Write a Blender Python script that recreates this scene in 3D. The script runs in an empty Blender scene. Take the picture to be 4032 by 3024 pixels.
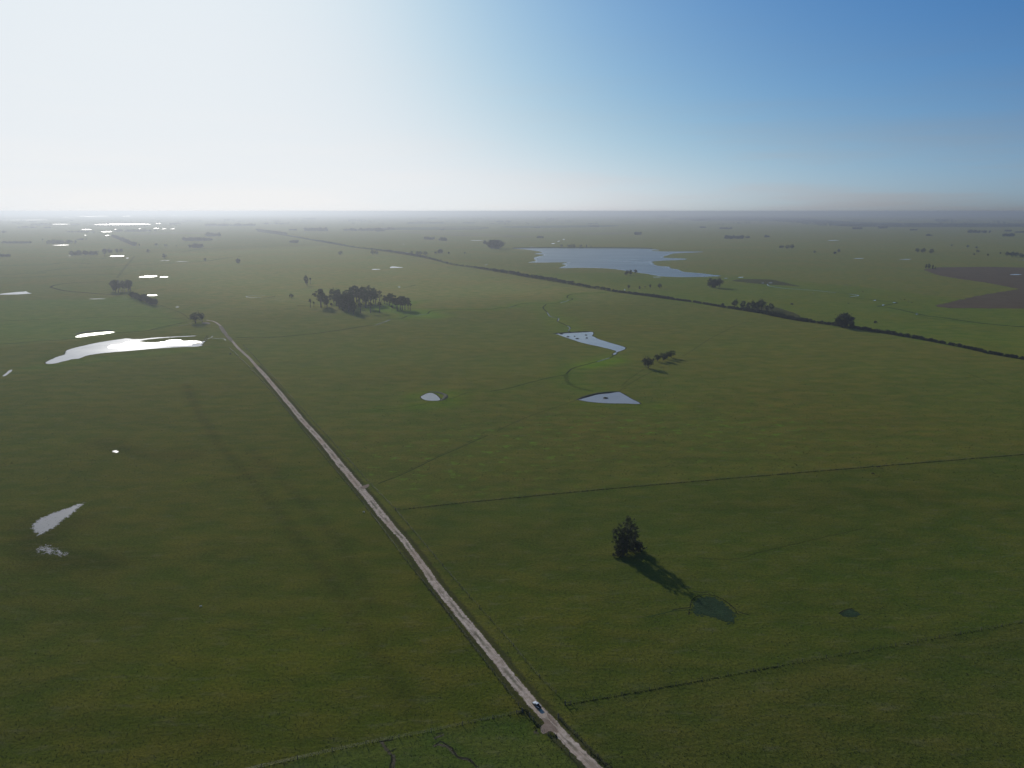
import bpy, bmesh, math, random
import numpy as np
from mathutils import Vector, Matrix
from mathutils.geometry import delaunay_2d_cdt

R = math.radians
sc = bpy.context.scene
# ------------------------------------------------------------------ camera
F_PX, CX, CY, PITCH, ALT = 2795.0, 2016.0, 1512.0, R(13.68), 150.0
cam_d = bpy.data.cameras.new('camera')
cam = bpy.data.objects.new('camera', cam_d)
sc.collection.objects.link(cam)
cam.location = (0, 0, ALT)
cam.rotation_euler = (R(90) - PITCH, 0, 0)
cam_d.sensor_width = 36.0
cam_d.lens = 36.0 * F_PX / 4032.0
cam_d.clip_start, cam_d.clip_end = 1.0, 400000.0
sc.camera = cam
# ------------------------------------------------------------------ sky, sun, exposure
SUN_AZ, SUN_EL = R(-28.0), R(20.0)
world = bpy.data.worlds.new('World')
sc.world = world
world.use_nodes = True
wn = world.node_tree.nodes; wl = world.node_tree.links
sky = wn.new('ShaderNodeTexSky'); sky.sky_type = 'NISHITA'
sky.sun_disc = False
sky.sun_elevation = SUN_EL; sky.sun_rotation = SUN_AZ
sky.altitude = 100.0; sky.air_density = 0.4; sky.dust_density = 1.2; sky.ozone_density = 4.0
def wnode(t, **kw):
    n = wn.new(t)
    for k, v in kw.items(): setattr(n, k, v)
    return n
def wmix(blend, fac, a_, b_):
    n = wnode('ShaderNodeMix', data_type='RGBA', blend_type=blend, clamp_factor=False)
    for sock, v in ((n.inputs['Factor'], fac), (n.inputs[6], a_), (n.inputs[7], b_)):
        if isinstance(v, tuple): sock.default_value = (*v, 1)
        elif isinstance(v, float): sock.default_value = v
        else: wl.new(v, sock)
    return n.outputs[2]
def wmath(op, a_, b_=None):
    n = wnode('ShaderNodeMath', operation=op)
    for i, v in enumerate((a_, b_)):
        if v is None: continue
        if isinstance(v, float): n.inputs[i].default_value = v
        else: wl.new(v, n.inputs[i])
    return n.outputs[0]
# clear blue above, the same all round; paler and greyer towards the hazy horizon
tinted = wmix('MULTIPLY', 1.0, sky.outputs[0], (.863, 1.0, 1.001))
bw = wnode('ShaderNodeRGBToBW'); wl.new(tinted, bw.inputs[0])
rich = wmix('MIX', 1.65, bw.outputs[0], tinted)
pale = wmix('MULTIPLY', 1.0, bw.outputs[0], (.742, .775, .842))
gen = wnode('ShaderNodeTexCoord'); sep = wnode('ShaderNodeSeparateXYZ'); wl.new(gen.outputs['Generated'], sep.inputs[0])
elev = wmath('ARCSINE', wmath('MAXIMUM', sep.outputs['Z'], 0.0))
stretch = wnode('ShaderNodeMapping'); stretch.inputs['Scale'].default_value = (2.2, 2.2, 26.0); wl.new(gen.outputs['Generated'], stretch.inputs[0])
cl = wnode('ShaderNodeTexNoise'); cl.inputs['Scale'].default_value = 1.3; cl.inputs['Detail'].default_value = 6; wl.new(stretch.outputs[0], cl.inputs['Vector'])
veil = wmath('MAXIMUM', wmath('MULTIPLY', wmath('SUBTRACT', cl.outputs[0], .44), 3.2), 0.0)
veil = wmath('MULTIPLY', veil, wmath('EXPONENT', wmath('MULTIPLY', elev, -57.3 / 4.0)))
wgt = wmath('ADD', wmath('MULTIPLY', wmath('EXPONENT', wmath('MULTIPLY', elev, -57.3 / 13.8)), .62), wmath('MINIMUM', wmath('MULTIPLY', veil, .6), .3))
# the glow round the sun levels off softly instead of clipping
def level(col, caps):
    spl = wnode('ShaderNodeSeparateColor'); cmb = wnode('ShaderNodeCombineColor'); wl.new(col, spl.inputs[0])
    for i in range(3):
        q = wmath('DIVIDE', wmath('MAXIMUM', spl.outputs[i], 0.0), caps[i])
        wl.new(wmath('DIVIDE', wmath('MULTIPLY', q, caps[i]), wmath('POWER', wmath('ADD', wmath('POWER', q, 3.0), 1.0), 1 / 3)), cmb.inputs[i])
    return cmb.outputs[0]
wl.new(wmix('MIX', wgt, level(rich, (6.3, 6.9, 7.4)), level(pale, (7.4, 7.35, 7.3))), wn['Background'].inputs['Color'])
wn['Background'].inputs['Strength'].default_value = 0.1232
sun_d = bpy.data.lights.new('sun', 'SUN')
sun_d.energy = 3.6; sun_d.angle = R(0.53); sun_d.color = (1.0, 0.95, 0.87)
sun = bpy.data.objects.new('sun', sun_d); sc.collection.objects.link(sun)
sdir = Vector((math.sin(SUN_AZ) * math.cos(SUN_EL), math.cos(SUN_AZ) * math.cos(SUN_EL), math.sin(SUN_EL)))
sun.rotation_euler = (-sdir).to_track_quat('-Z', 'Y').to_euler()
sun.location = sdir * 500 + Vector((0, 0, 200))
vs = sc.view_settings
vs.view_transform = 'Standard'; vs.look = 'None'; vs.exposure = 0.0; vs.gamma = 1.0
vs.use_curve_mapping = False
cy = sc.cycles
cy.use_denoising = True
cy.max_bounces = 6; cy.diffuse_bounces = 2; cy.glossy_bounces = 2; cy.transmission_bounces = 2
cy.volume_bounces = 0; cy.transparent_max_bounces = 12
cy.sample_clamp_indirect = 6.0; cy.sample_clamp_direct = 60.0

# ------------------------------------------------------------------ helpers
rng = np.random.default_rng(7)
random.seed(7)
COL = sc.collection.objects
SP, CP = math.sin(PITCH), math.cos(PITCH)

def P(x, y):
    """point of the flat plain seen at photograph position (x, y)"""
    a = (x - CX) / F_PX; b = (CY - y) / F_PX
    t = ALT / (SP - b * CP)
    return (a * t, (CP + b * SP) * t)

def depth(x, y):
    b = (CY - y) / F_PX
    return ALT / (SP - b * CP)

def hm(x, y, px):
    """metres of an upright thing standing at (x, y) that is px tall"""
    t = depth(x, y); dep = math.atan2(ALT, P(CX, y)[1])
    return px / F_PX * t / math.cos(dep)

def wm(x, y, px):
    return px / F_PX * depth(x, y)

def tag(o, label=None, cat=None, group=None, kind=None):
    if label: o['label'] = label
    if cat: o['category'] = cat
    if group: o['group'] = group
    if kind: o['kind'] = kind
    return o

def mesh_np(name, V, Fs):
    """V (n,3); Fs list of (m,k) int arrays"""
    me = bpy.data.meshes.new(name)
    V = np.asarray(V, np.float32)
    me.vertices.add(len(V)); me.vertices.foreach_set('co', V.ravel())
    loops = np.concatenate([np.asarray(f).ravel() for f in Fs]).astype(np.int32)
    tot = np.concatenate([np.full(len(f), np.asarray(f).shape[1], np.int32) for f in Fs])
    start = np.concatenate([[0], np.cumsum(tot)[:-1]]).astype(np.int32)
    me.loops.add(len(loops)); me.loops.foreach_set('vertex_index', loops)
    me.polygons.add(len(tot)); me.polygons.foreach_set('loop_start', start)
    me.polygons.foreach_set('loop_total', tot)
    me.update(calc_edges=True); me.validate()
    return me

def add(name, me, mat=None, parent=None, loc=None):
    o = bpy.data.objects.new(name, me); COL.link(o)
    if mat and not len(me.materials): me.materials.append(mat)
    if parent: o.parent = parent
    if loc: o.location = loc
    return o

def empty(name, loc=(0, 0, 0), rz=0, s=1.0):
    o = bpy.data.objects.new(name, None); COL.link(o)
    o.location = loc; o.rotation_euler = (0, 0, rz); o.scale = (s, s, s)
    o.empty_display_size = 0.2
    return o

class MB:
    """collects simple shapes for one mesh"""
    def __init__(s): s.bm = bmesh.new()
    def box(s, x0, x1, y0, y1, z0, z1, bev=0, top=None):
        r = bmesh.ops.create_cube(s.bm, size=1)['verts']
        for v in r:
            hi = v.co.z > 0
            v.co = Vector((x1 if v.co.x > 0 else x0, y1 if v.co.y > 0 else y0, z1 if hi else z0))
            if hi and top:
                cxm, cym = (x0 + x1) / 2, (y0 + y1) / 2
                v.co.x = cxm + (v.co.x - cxm) * top[0]; v.co.y = cym + (v.co.y - cym) * top[1] + (top[2] if len(top) > 2 else 0)
        if bev:
            es = set(e for v in r for e in v.link_edges)
            bmesh.ops.bevel(s.bm, geom=list(es), offset=bev, segments=2, affect='EDGES', profile=.6)
        return s
    def cyl(s, a, b, ra, rb, n=8):
        a, b = Vector(a), Vector(b); d = b - a
        q = d.to_track_quat('Z', 'Y').to_matrix().to_4x4(); q.translation = (a + b) / 2
        bmesh.ops.create_cone(s.bm, cap_ends=True, segments=n, radius1=ra, radius2=rb, depth=d.length, matrix=q)
        return s
    def prism(s, prof, x0, x1):
        """profile of (y, z) pushed from x0 to x1"""
        A = [s.bm.verts.new((x0, p[0], p[1])) for p in prof]; B = [s.bm.verts.new((x1, p[0], p[1])) for p in prof]
        n = len(prof)
        s.bm.faces.new(A[::-1]); s.bm.faces.new(B)
        for i in range(n): s.bm.faces.new((A[i], A[(i + 1) % n], B[(i + 1) % n], B[i]))
        return s
    def build(s, name, mat, parent=None, smooth=False):
        me = bpy.data.meshes.new(name)
        bmesh.ops.recalc_face_normals(s.bm, faces=s.bm.faces)
        s.bm.to_mesh(me); s.bm.free()
        if smooth: me.polygons.foreach_set('use_smooth', [True] * len(me.polygons))
        return add(name, me, mat, parent)

# ---- node helpers
def new_mat(name):
    m = bpy.data.materials.new(name); m.use_nodes = True
    return m, m.node_tree.nodes, m.node_tree.links

def nmath(N, L, op, a, b=None, c=None, clamp=False):
    n = N.new('ShaderNodeMath'); n.operation = op; n.use_clamp = clamp
    for i, v in enumerate((a, b, c)):
        if v is None: continue
        if isinstance(v, (int, float)): n.inputs[i].default_value = v
        else: L.new(v, n.inputs[i])
    return n.outputs[0]

def noise(N, L, vec, scale, detail=4, rough=.55, w=None):
    n = N.new('ShaderNodeTexNoise'); n.inputs['Scale'].default_value = scale
    n.inputs['Detail'].default_value = detail; n.inputs['Roughness'].default_value = rough
    if vec is not None: L.new(vec, n.inputs['Vector'])
    return n.outputs[0]

def ramp(N, L, fac, lo, hi):
    n = N.new('ShaderNodeMapRange'); n.interpolation_type = 'SMOOTHSTEP'
    n.inputs['From Min'].default_value = lo; n.inputs['From Max'].default_value = hi
    L.new(fac, n.inputs['Value'])
    return n.outputs['Result']

def mixc(N, L, fac, a, b, mode='MIX'):
    n = N.new('ShaderNodeMix'); n.data_type = 'RGBA'; n.blend_type = mode
    if isinstance(fac, (int, float)): n.inputs['Factor'].default_value = fac
    else: L.new(fac, n.inputs['Factor'])
    for sock, v in ((n.inputs[6], a), (n.inputs[7], b)):
        if isinstance(v, tuple): sock.default_value = (*v[:3], 1)
        else: L.new(v, sock)
    return n.outputs[2]

def vscale(N, L, vec, s):
    n = N.new('ShaderNodeMapping'); n.inputs['Scale'].default_value = s
    L.new(vec, n.inputs['Vector']); return n.outputs[0]

def bump(N, L, h, dist, strength=1.0, normal=None):
    b = N.new('ShaderNodeBump'); b.inputs['Distance'].default_value = dist; b.inputs['Strength'].default_value = strength
    L.new(h, b.inputs['Height'])
    if normal is not None: L.new(normal, b.inputs['Normal'])
    return b.outputs[0]

def attr(N, name):
    a = N.new('ShaderNodeAttribute'); a.attribute_name = name; return a

def plain(name, col, rough=.7, metal=0, spec=.4, var=.25, scale=3.0):
    m, N, L = new_mat(name); b = N['Principled BSDF']
    g = N.new('ShaderNodeTexCoord').outputs['Object']
    f = noise(N, L, g, scale, 4)
    c = mixc(N, L, f, tuple(v * (1 - var) for v in col), tuple(min(1, v * (1 + var)) for v in col))
    L.new(c, b.inputs['Base Color'])
    b.inputs['Roughness'].default_value = rough; b.inputs['Metallic'].default_value = metal
    b.inputs['Specular IOR Level'].default_value = spec
    return m

# ------------------------------------------------------------------ materials
def position(N): return N.new('ShaderNodeNewGeometry').outputs['Position']

def grass_ground():
    m, N, L = new_mat('pasture'); b = N['Principled BSDF']
    pos = position(N)
    at = attr(N, 'tint'); base = at.outputs['Color']; fleck = at.outputs['Alpha']
    n_tuss = noise(N, L, pos, 0.9, 5, .65)          # tussocks about a metre
    n_fine = noise(N, L, pos, 3.2, 3, .6)
    n_mid = noise(N, L, vscale(N, L, pos, (.05, .09, .05)), 1.0, 5, .6)
    n_big = noise(N, L, pos, 0.006, 4, .6)
    c = mixc(N, L, ramp(N, L, n_mid, .3, .72), mixc(N, L, 1.0, base, (.78, .90, .78), 'MULTIPLY'), mixc(N, L, 1.0, base, (1.22, 1.07, 1.12), 'MULTIPLY'))
    c = mixc(N, L, ramp(N, L, n_big, .35, .68), c, mixc(N, L, 1.0, c, (1.13, .98, 1.0), 'MULTIPLY'))
    c = mixc(N, L, ramp(N, L, n_tuss, .3, .7), mixc(N, L, 1.0, c, (.76, .77, .76), 'MULTIPLY'), mixc(N, L, 1.0, c, (1.2, 1.2, 1.18), 'MULTIPLY'))
    c = mixc(N, L, ramp(N, L, n_fine, .3, .7), mixc(N, L, 1.0, c, (.88, .88, .88), 'MULTIPLY'), mixc(N, L, 1.0, c, (1.1, 1.1, 1.1), 'MULTIPLY'))
    # dry straw streaks
    n_st = noise(N, L, vscale(N, L, pos, (.09, .28, .1)), 1.0, 5, .7)
    c = mixc(N, L, nmath(N, L, 'MULTIPLY', ramp(N, L, n_st, .52, .72), .26), c, (.17, .155, .09))
    # lush bright green spots where the alpha of the tint asks for them
    n_fl = noise(N, L, vscale(N, L, pos, (.10, .17, .1)), 1.0, 4, .62)
    fm = nmath(N, L, 'MULTIPLY', ramp(N, L, n_fl, .565, .65), fleck)
    c = mixc(N, L, fm, c, (.125, .185, .022))
    L.new(c, b.inputs['Base Color'])
    b.inputs['Roughness'].default_value = 1.0; b.inputs['Specular IOR Level'].default_value = 0.0
    nb = bump(N, L, noise(N, L, pos, .012, 3, .5), 3.0, 1.0)
    nb = bump(N, L, n_mid, .5, 1.0, nb)
    nb = bump(N, L, n_tuss, .24, 1.0, nb)
    L.new(nb, b.inputs['Normal'])
    return m

def strip_mat(name, c1, c2, scale=.5, edge=.35, alpha=1.0, rough=.9, bumpd=.12, tracks=False, gaps=0.0):
    """a worn strip lying on the grass, its edges broken by noise; u runs -1..1 across"""
    m, N, L = new_mat(name); b = N['Principled BSDF']
    pos = position(N)
    u = attr(N, 'u').outputs['Fac']
    n1 = noise(N, L, pos, scale, 6, .68); n2 = noise(N, L, pos, scale * .17, 3)
    au = nmath(N, L, 'ABSOLUTE', u)
    c = mixc(N, L, ramp(N, L, n1, .3, .7), c1, c2)
    if tracks:
        mid = nmath(N, L, 'MULTIPLY', ramp(N, L, nmath(N, L, 'ADD', au, nmath(N, L, 'MULTIPLY', n1, .5)), .62, .32), ramp(N, L, n2, .42, .6))
        c = mixc(N, L, nmath(N, L, 'MULTIPLY', mid, .8), c, (.13, .125, .07))
        v = N.new('ShaderNodeCombineXYZ')
        L.new(nmath(N, L, 'MULTIPLY', u, 3.2), v.inputs[0]); L.new(nmath(N, L, 'MULTIPLY', attr(N, 'v').outputs['Fac'], .06), v.inputs[1])
        st = noise(N, L, v.outputs[0], 1.6, 5, .7)
        c = mixc(N, L, nmath(N, L, 'MULTIPLY', ramp(N, L, st, .50, .62), .75), c, (.15, .12, .09))
        n3 = noise(N, L, pos, .035, 3)
        c = mixc(N, L, nmath(N, L, 'MULTIPLY', ramp(N, L, n3, .45, .62), .5), c, (.40, .29, .21))
    L.new(c, b.inputs['Base Color'])
    b.inputs['Roughness'].default_value = 1.0; b.inputs['Specular IOR Level'].default_value = 0.0
    L.new(bump(N, L, n1, bumpd), b.inputs['Normal'])
    s = nmath(N, L, 'ADD', nmath(N, L, 'SUBTRACT', 1.0, au), nmath(N, L, 'MULTIPLY', nmath(N, L, 'SUBTRACT', n1, .5), .8 if tracks else 1.5))
    a = nmath(N, L, 'MULTIPLY', ramp(N, L, s, edge * .4, edge), alpha)
    if gaps: a = nmath(N, L, 'MULTIPLY', a, ramp(N, L, n2, gaps - .08, gaps + .08))
    L.new(a, b.inputs['Alpha'])
    return m

def water_mat(name, deep, rough, edge_rough, ripple, rscale, shore=.25, marsh=0.0, spec=.5):
    """still or ruffled water; 'edge' is 0 on the shore and 1 from a step inside it"""
    m, N, L = new_mat(name); b = N['Principled BSDF']
    pos = position(N); e = attr(N, 'edge').outputs['Fac']
    L.new(mixc(N, L, noise(N, L, pos, .05 if spec else .28, 5), tuple(v * (.8 if spec else .45) for v in deep), tuple(v * (1.25 if spec else 1.7) for v in deep)), b.inputs['Base Color'])
    b.inputs['IOR'].default_value = 1.33; b.inputs['Specular IOR Level'].default_value = spec
    n = noise(N, L, vscale(N, L, pos, (rscale, rscale * 1.6, rscale)), 1.0, 3, .6)
    L.new(bump(N, L, n, ripple), b.inputs['Normal'])
    wind = noise(N, L, vscale(N, L, pos, (.004, .02, .01)), 1.0, 4)
    rr = nmath(N, L, 'MULTIPLY', nmath(N, L, 'ADD', .7, nmath(N, L, 'MULTIPLY', wind, .6)), rough)
    mx = N.new('ShaderNodeMix'); L.new(ramp(N, L, e, .3, 1.0), mx.inputs['Factor'])
    mx.inputs[2].default_value = edge_rough; L.new(rr, mx.inputs[3])
    L.new(mx.outputs[0], b.inputs['Roughness'])
    n2 = noise(N, L, pos, .8 if marsh else .5, 5, .7)
    s = nmath(N, L, 'ADD', e, nmath(N, L, 'MULTIPLY', nmath(N, L, 'SUBTRACT', n2, .5), 1.0 + marsh * 3.2))
    L.new(ramp(N, L, s, shore, shore + .08), b.inputs['Alpha'])
    return m

def foliage(name, c1, c2, c3):
    m, N, L = new_mat(name); b = N['Principled BSDF']
    oi = N.new('ShaderNodeObjectInfo')
    f = noise(N, L, N.new('ShaderNodeTexCoord').outputs['Object'], .35, 3)
    c = mixc(N, L, ramp(N, L, f, .35, .65), c1, c2)
    c = mixc(N, L, nmath(N, L, 'MULTIPLY', oi.outputs['Random'], .6), c, c3)
    L.new(c, b.inputs['Base Color'])
    b.inputs['Roughness'].default_value = .7; b.inputs['Specular IOR Level'].default_value = .15
    tr = N.new('ShaderNodeBsdfTranslucent'); L.new(c, tr.inputs['Color'])
    mx = N.new('ShaderNodeMixShader'); mx.inputs[0].default_value = .26
    L.new(b.outputs[0], mx.inputs[1]); L.new(tr.outputs[0], mx.inputs[2])
    L.new(mx.outputs[0], N['Material Output'].inputs['Surface'])
    return m

M = {}
M['grass'] = grass_ground()
M['road'] = strip_mat('dirt_road', (.37, .29, .21), (.66, .54, .43), .7, .34, 1, .95, .08, True)
M['clearing'] = strip_mat('bare_earth', (.25, .18, .13), (.33, .25, .19), .6, .35, .92, .95, .08)
M['verge'] = strip_mat('verge_grass', (.050, .058, .022), (.095, .085, .038), .35, .9, .5, .95, .25)
M['lushverge'] = strip_mat('lush_grass', (.05, .085, .02), (.075, .11, .03), .25, .6, .65, .95, .2)
M['tracks'] = strip_mat('wheel_track', (.044, .056, .016), (.075, .078, .028), .3, .8, .24, .95, .15)
M['palepath'] = strip_mat('pale_track', (.34, .28, .21), (.20, .17, .11), .25, .5, .8, .95, .1)
M['ditch'] = strip_mat('shaded_bank_grass', (.022, .028, .012), (.05, .056, .022), .3, .5, .72, .95, .3)  # dark bank grass, with the shade of cut channels put into its colour
M['faintditch'] = strip_mat('faint_hollow', (.042, .058, .016), (.055, .07, .02), .12, .9, .28, .95, .2)
M['shore'] = strip_mat('muddy_shore', (.045, .05, .024), (.10, .088, .055), .45, .8, .8, .95, .2)
M['soil'] = strip_mat('eroded_soil', (.09, .075, .045), (.17, .14, .10), .8, .9, .7, .95, .15)
M['darksoil'] = strip_mat('dark_wet_soil', (.018, .020, .014), (.05, .05, .03), .9, .6, .75, .9, .3)
M['plough'] = strip_mat('ploughed_earth', (.105, .077, .047), (.132, .098, .062), .03, .2, .95, .95, .3)
M['marshland'] = strip_mat('marsh_grass', (.055, .052, .03), (.08, .07, .04), .05, .8, .55, .95, .3)
M['yellow'] = strip_mat('yellow_crop', (.27, .24, .075), (.20, .19, .07), .004, .3, .8, .95, .1)
M['greenfar'] = strip_mat('far_green_crop', (.07, .10, .035), (.10, .12, .045), .004, .3, .8, .95, .1)
M['darkfar'] = strip_mat('far_dark_land', (.035, .045, .03), (.06, .065, .04), .004, .3, .9, .95, .1)
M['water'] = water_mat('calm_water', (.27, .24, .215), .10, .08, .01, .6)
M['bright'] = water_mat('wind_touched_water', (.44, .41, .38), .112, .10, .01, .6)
M['lake'] = water_mat('lake_water', (.030, .032, .036), .30, .24, .14, .12, .1)
M['ruffle'] = water_mat('ruffled_water', (.030, .032, .026), .34, .22, .10, .5, .3)
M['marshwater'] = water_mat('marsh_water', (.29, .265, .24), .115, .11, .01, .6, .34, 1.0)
M['weedwater'] = water_mat('weedy_water', (.030, .050, .024), .8, .9, .3, .9, .3, .6, .0)
M['bark'] = plain('bark', (.11, .095, .08), .9, 0, .1, .4, 1.5)
M['leaf'] = foliage('eucalyptus_leaves', (.036, .052, .018), (.062, .076, .028), (.068, .066, .030))
M['leaf_dark'] = foliage('dark_leaves', (.022, .033, .016), (.038, .050, .022), (.030, .036, .020))
M['leaf_far'] = foliage('far_leaves', (.030, .042, .022), (.050, .060, .032), (.040, .048, .03))
M['tuft'] = foliage('tussock_grass', (.045, .055, .02), (.08, .085, .035), (.05, .07, .02))
M['tallgrass'] = foliage('tall_grass', (.028, .038, .014), (.055, .066, .022), (.035, .05, .016))
M['bank'] = plain('earth_bank', (.055, .058, .03), .95, 0, .1, .5, .5)
M['wood'] = plain('weathered_post', (.13, .11, .09), .9, 0, .1, .4, 4)
M['wire'] = plain('fence_wire', (.16, .16, .16), .5, .8, .5, .1, 4)
M['hide'] = plain('black_hide', (.012, .011, .010), .6, 0, .3, .3, 2)
M['hide_brown'] = plain('brown_hide', (.05, .025, .015), .6, 0, .3, .3, 2)
M['fleece'] = plain('white_fleece', (.72, .69, .62), .95, 0, .1, .1, 6)

# ------------------------------------------------------------------ ground sheet
def inside(X, Y, poly):
    r = np.zeros(X.shape, bool); n = len(poly)
    for i in range(n):
        x0, y0 = poly[i]; x1, y1 = poly[(i + 1) % n]
        if y0 == y1: continue
        c = ((y0 > Y) != (y1 > Y)) & (X < (x1 - x0) * (Y - y0) / (y1 - y0) + x0)
        r ^= c
    return r

def dist_line(X, Y, pts):
    d = np.full(X.shape, 1e9)
    for (x0, y0), (x1, y1) in zip(pts[:-1], pts[1:]):
        dx, dy = x1 - x0, y1 - y0
        t = np.clip(((X - x0) * dx + (Y - y0) * dy) / (dx * dx + dy * dy + 1e-9), 0, 1)
        d = np.minimum(d, np.hypot(X - x0 - t * dx, Y - y0 - t * dy))
    return d

def soft_inside(X, Y, poly, r):
    d = dist_line(X, Y, poly + [poly[0]]) * np.where(inside(X, Y, poly), 1, -1)
    t = np.clip(d / (2 * r) + .5, 0, 1); return t * t * (3 - 2 * t)

def PP(pts): return [P(*p) for p in pts]

def catmull(pts, step):
    pts = [np.array(p, float) for p in pts]
    Q = [2 * pts[0] - pts[1]] + pts + [2 * pts[-1] - pts[-2]]
    out = []
    for i in range(1, len(Q) - 2):
        p0, p1, p2, p3 = Q[i - 1:i + 3]
        n = max(2, min(60, int(np.linalg.norm(p2 - p1) / step)))
        for k in range(n):
            t = k / n
            out.append(.5 * (2 * p1 + (p2 - p0) * t + (2 * p0 - 5 * p1 + 4 * p2 - p3) * t * t + (3 * p1 - p0 - 3 * p2 + p3) * t ** 3))
    out.append(pts[-1])
    return np.array(out)

ROAD = [(813, 1260), (845, 1267), (868, 1283), (888, 1310), (897, 1328), (913, 1341), (931, 1363), (954, 1385), (982, 1410), (1010, 1442),
        (1046, 1482), (1091, 1534), (1146, 1600), (1194, 1659), (1276, 1750), (1349, 1841), (1411, 1914), (1449, 1960), (1479, 1995), (1508, 2033),
        (1541, 2071), (1573, 2109), (1595, 2134), (1630, 2180), (1677, 2245), (1732, 2324), (1823, 2434), (1914, 2543), (1962, 2600), (2003, 2655),
        (2052, 2714), (2079, 2746), (2106, 2776), (2133, 2806), (2160, 2833), (2193, 2871), (2239, 2920), (2280, 2963), (2345, 3024), (2420, 3095), (2560, 3220), (2760, 3400)]
FENCE1 = [(1557, 2009), (2000, 1963), (2734, 1896), (3919, 1799), (4500, 1752)]
FENCE2 = [(2225, 2776), (2497, 2729), (3100, 2618), (3536, 2542), (4032, 2450), (4500, 2365)]
FENCE3 = [(2058, 2806), (1788, 2862), (1656, 2891), (1495, 2920), (1300, 2962), (1060, 3016), (820, 3070)]
HEDGE = [(1014, 910), (1137, 928), (1274, 953), (1388, 972), (1457, 981), (1571, 997), (1685, 1017), (1776, 1040), (1854, 1052), (2005, 1077),
         (2091, 1093), (2151, 1102), (2228, 1116), (2320, 1132), (2379, 1141), (2411, 1147), (2480, 1156), (2548, 1165), (2640, 1178), (2731, 1190),
         (2845, 1209), (3000, 1234), (3075, 1249), (3140, 1261), (3280, 1280), (3359, 1291), (3434, 1304), (3513, 1317), (3607, 1333), (3700, 1350),
         (3793, 1368), (3910, 1394), (4032, 1415), (4150, 1437)]
def c3(x0, y0, s, pts): return [(x0 + a / s, y0 + b / s) for a, b in pts]
STREAM_W = c3(1000, 1100, 2.19, [(-160, 500), (0, 505), (180, 498), (350, 483), (540, 465), (700, 443), (850, 420), (960, 402), (1050, 393), (1085, 380), (1140, 362), (1180, 345), (1275, 336), (1330, 312), (1400, 305), (1490, 298), (1520, 275), (1600, 265), (1800, 258), (1960, 262), (2050, 258), (2120, 245), (2212, 238), (2290, 215), (2400, 203), (2540, 210), (2650, 198), (2750, 170), (2700, 155), (2730, 130), (2830, 122), (3030, 112)])
STREAM_M = c3(2000, 1180, 2.19, [(330, 40), (305, 70), (340, 110), (365, 145), (435, 160), (430, 185), (510, 225), (535, 245), (520, 268), (545, 280)])
STREAM_S = c3(2000, 1180, 2.19, [(905, 488), (880, 500), (770, 535), (650, 565), (550, 598), (505, 640), (505, 690), (550, 738), (640, 772), (740, 790)])
SEEP = c3(2000, 1180, 2.19, [(490, 650), (350, 675), (200, 712), (80, 745), (0, 765), (-150, 790), (-340, 800), (-480, 850), (-640, 880), (-900, 930), (-1120, 950)])
STREAM_R = c3(3000, 780, 2.143, [(45, 725), (60, 740), (120, 752), (200, 762), (400, 775), (620, 797), (740, 808), (815, 822), (745, 833), (820, 846), (940, 856), (1000, 868), (1140, 882), (1040, 905), (975, 912), (1060, 922), (1150, 938), (1250, 960), (1310, 975), (1400, 995), (1500, 1005), (1700, 1035), (1850, 1055), (2050, 1075), (2300, 1090)])
STREAM_L = [(-200, 1372), (0, 1356), (140, 1345), (300, 1333), (420, 1312), (560, 1305), (650, 1285), (740, 1268)]

def ground_axis(spec):
    out = [spec[0][0]]
    for a, b, st in spec:
        n = max(1, int(round((b - a) / st)))
        out += list(np.linspace(a, b, n + 1)[1:])
    return np.array(out)

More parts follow.
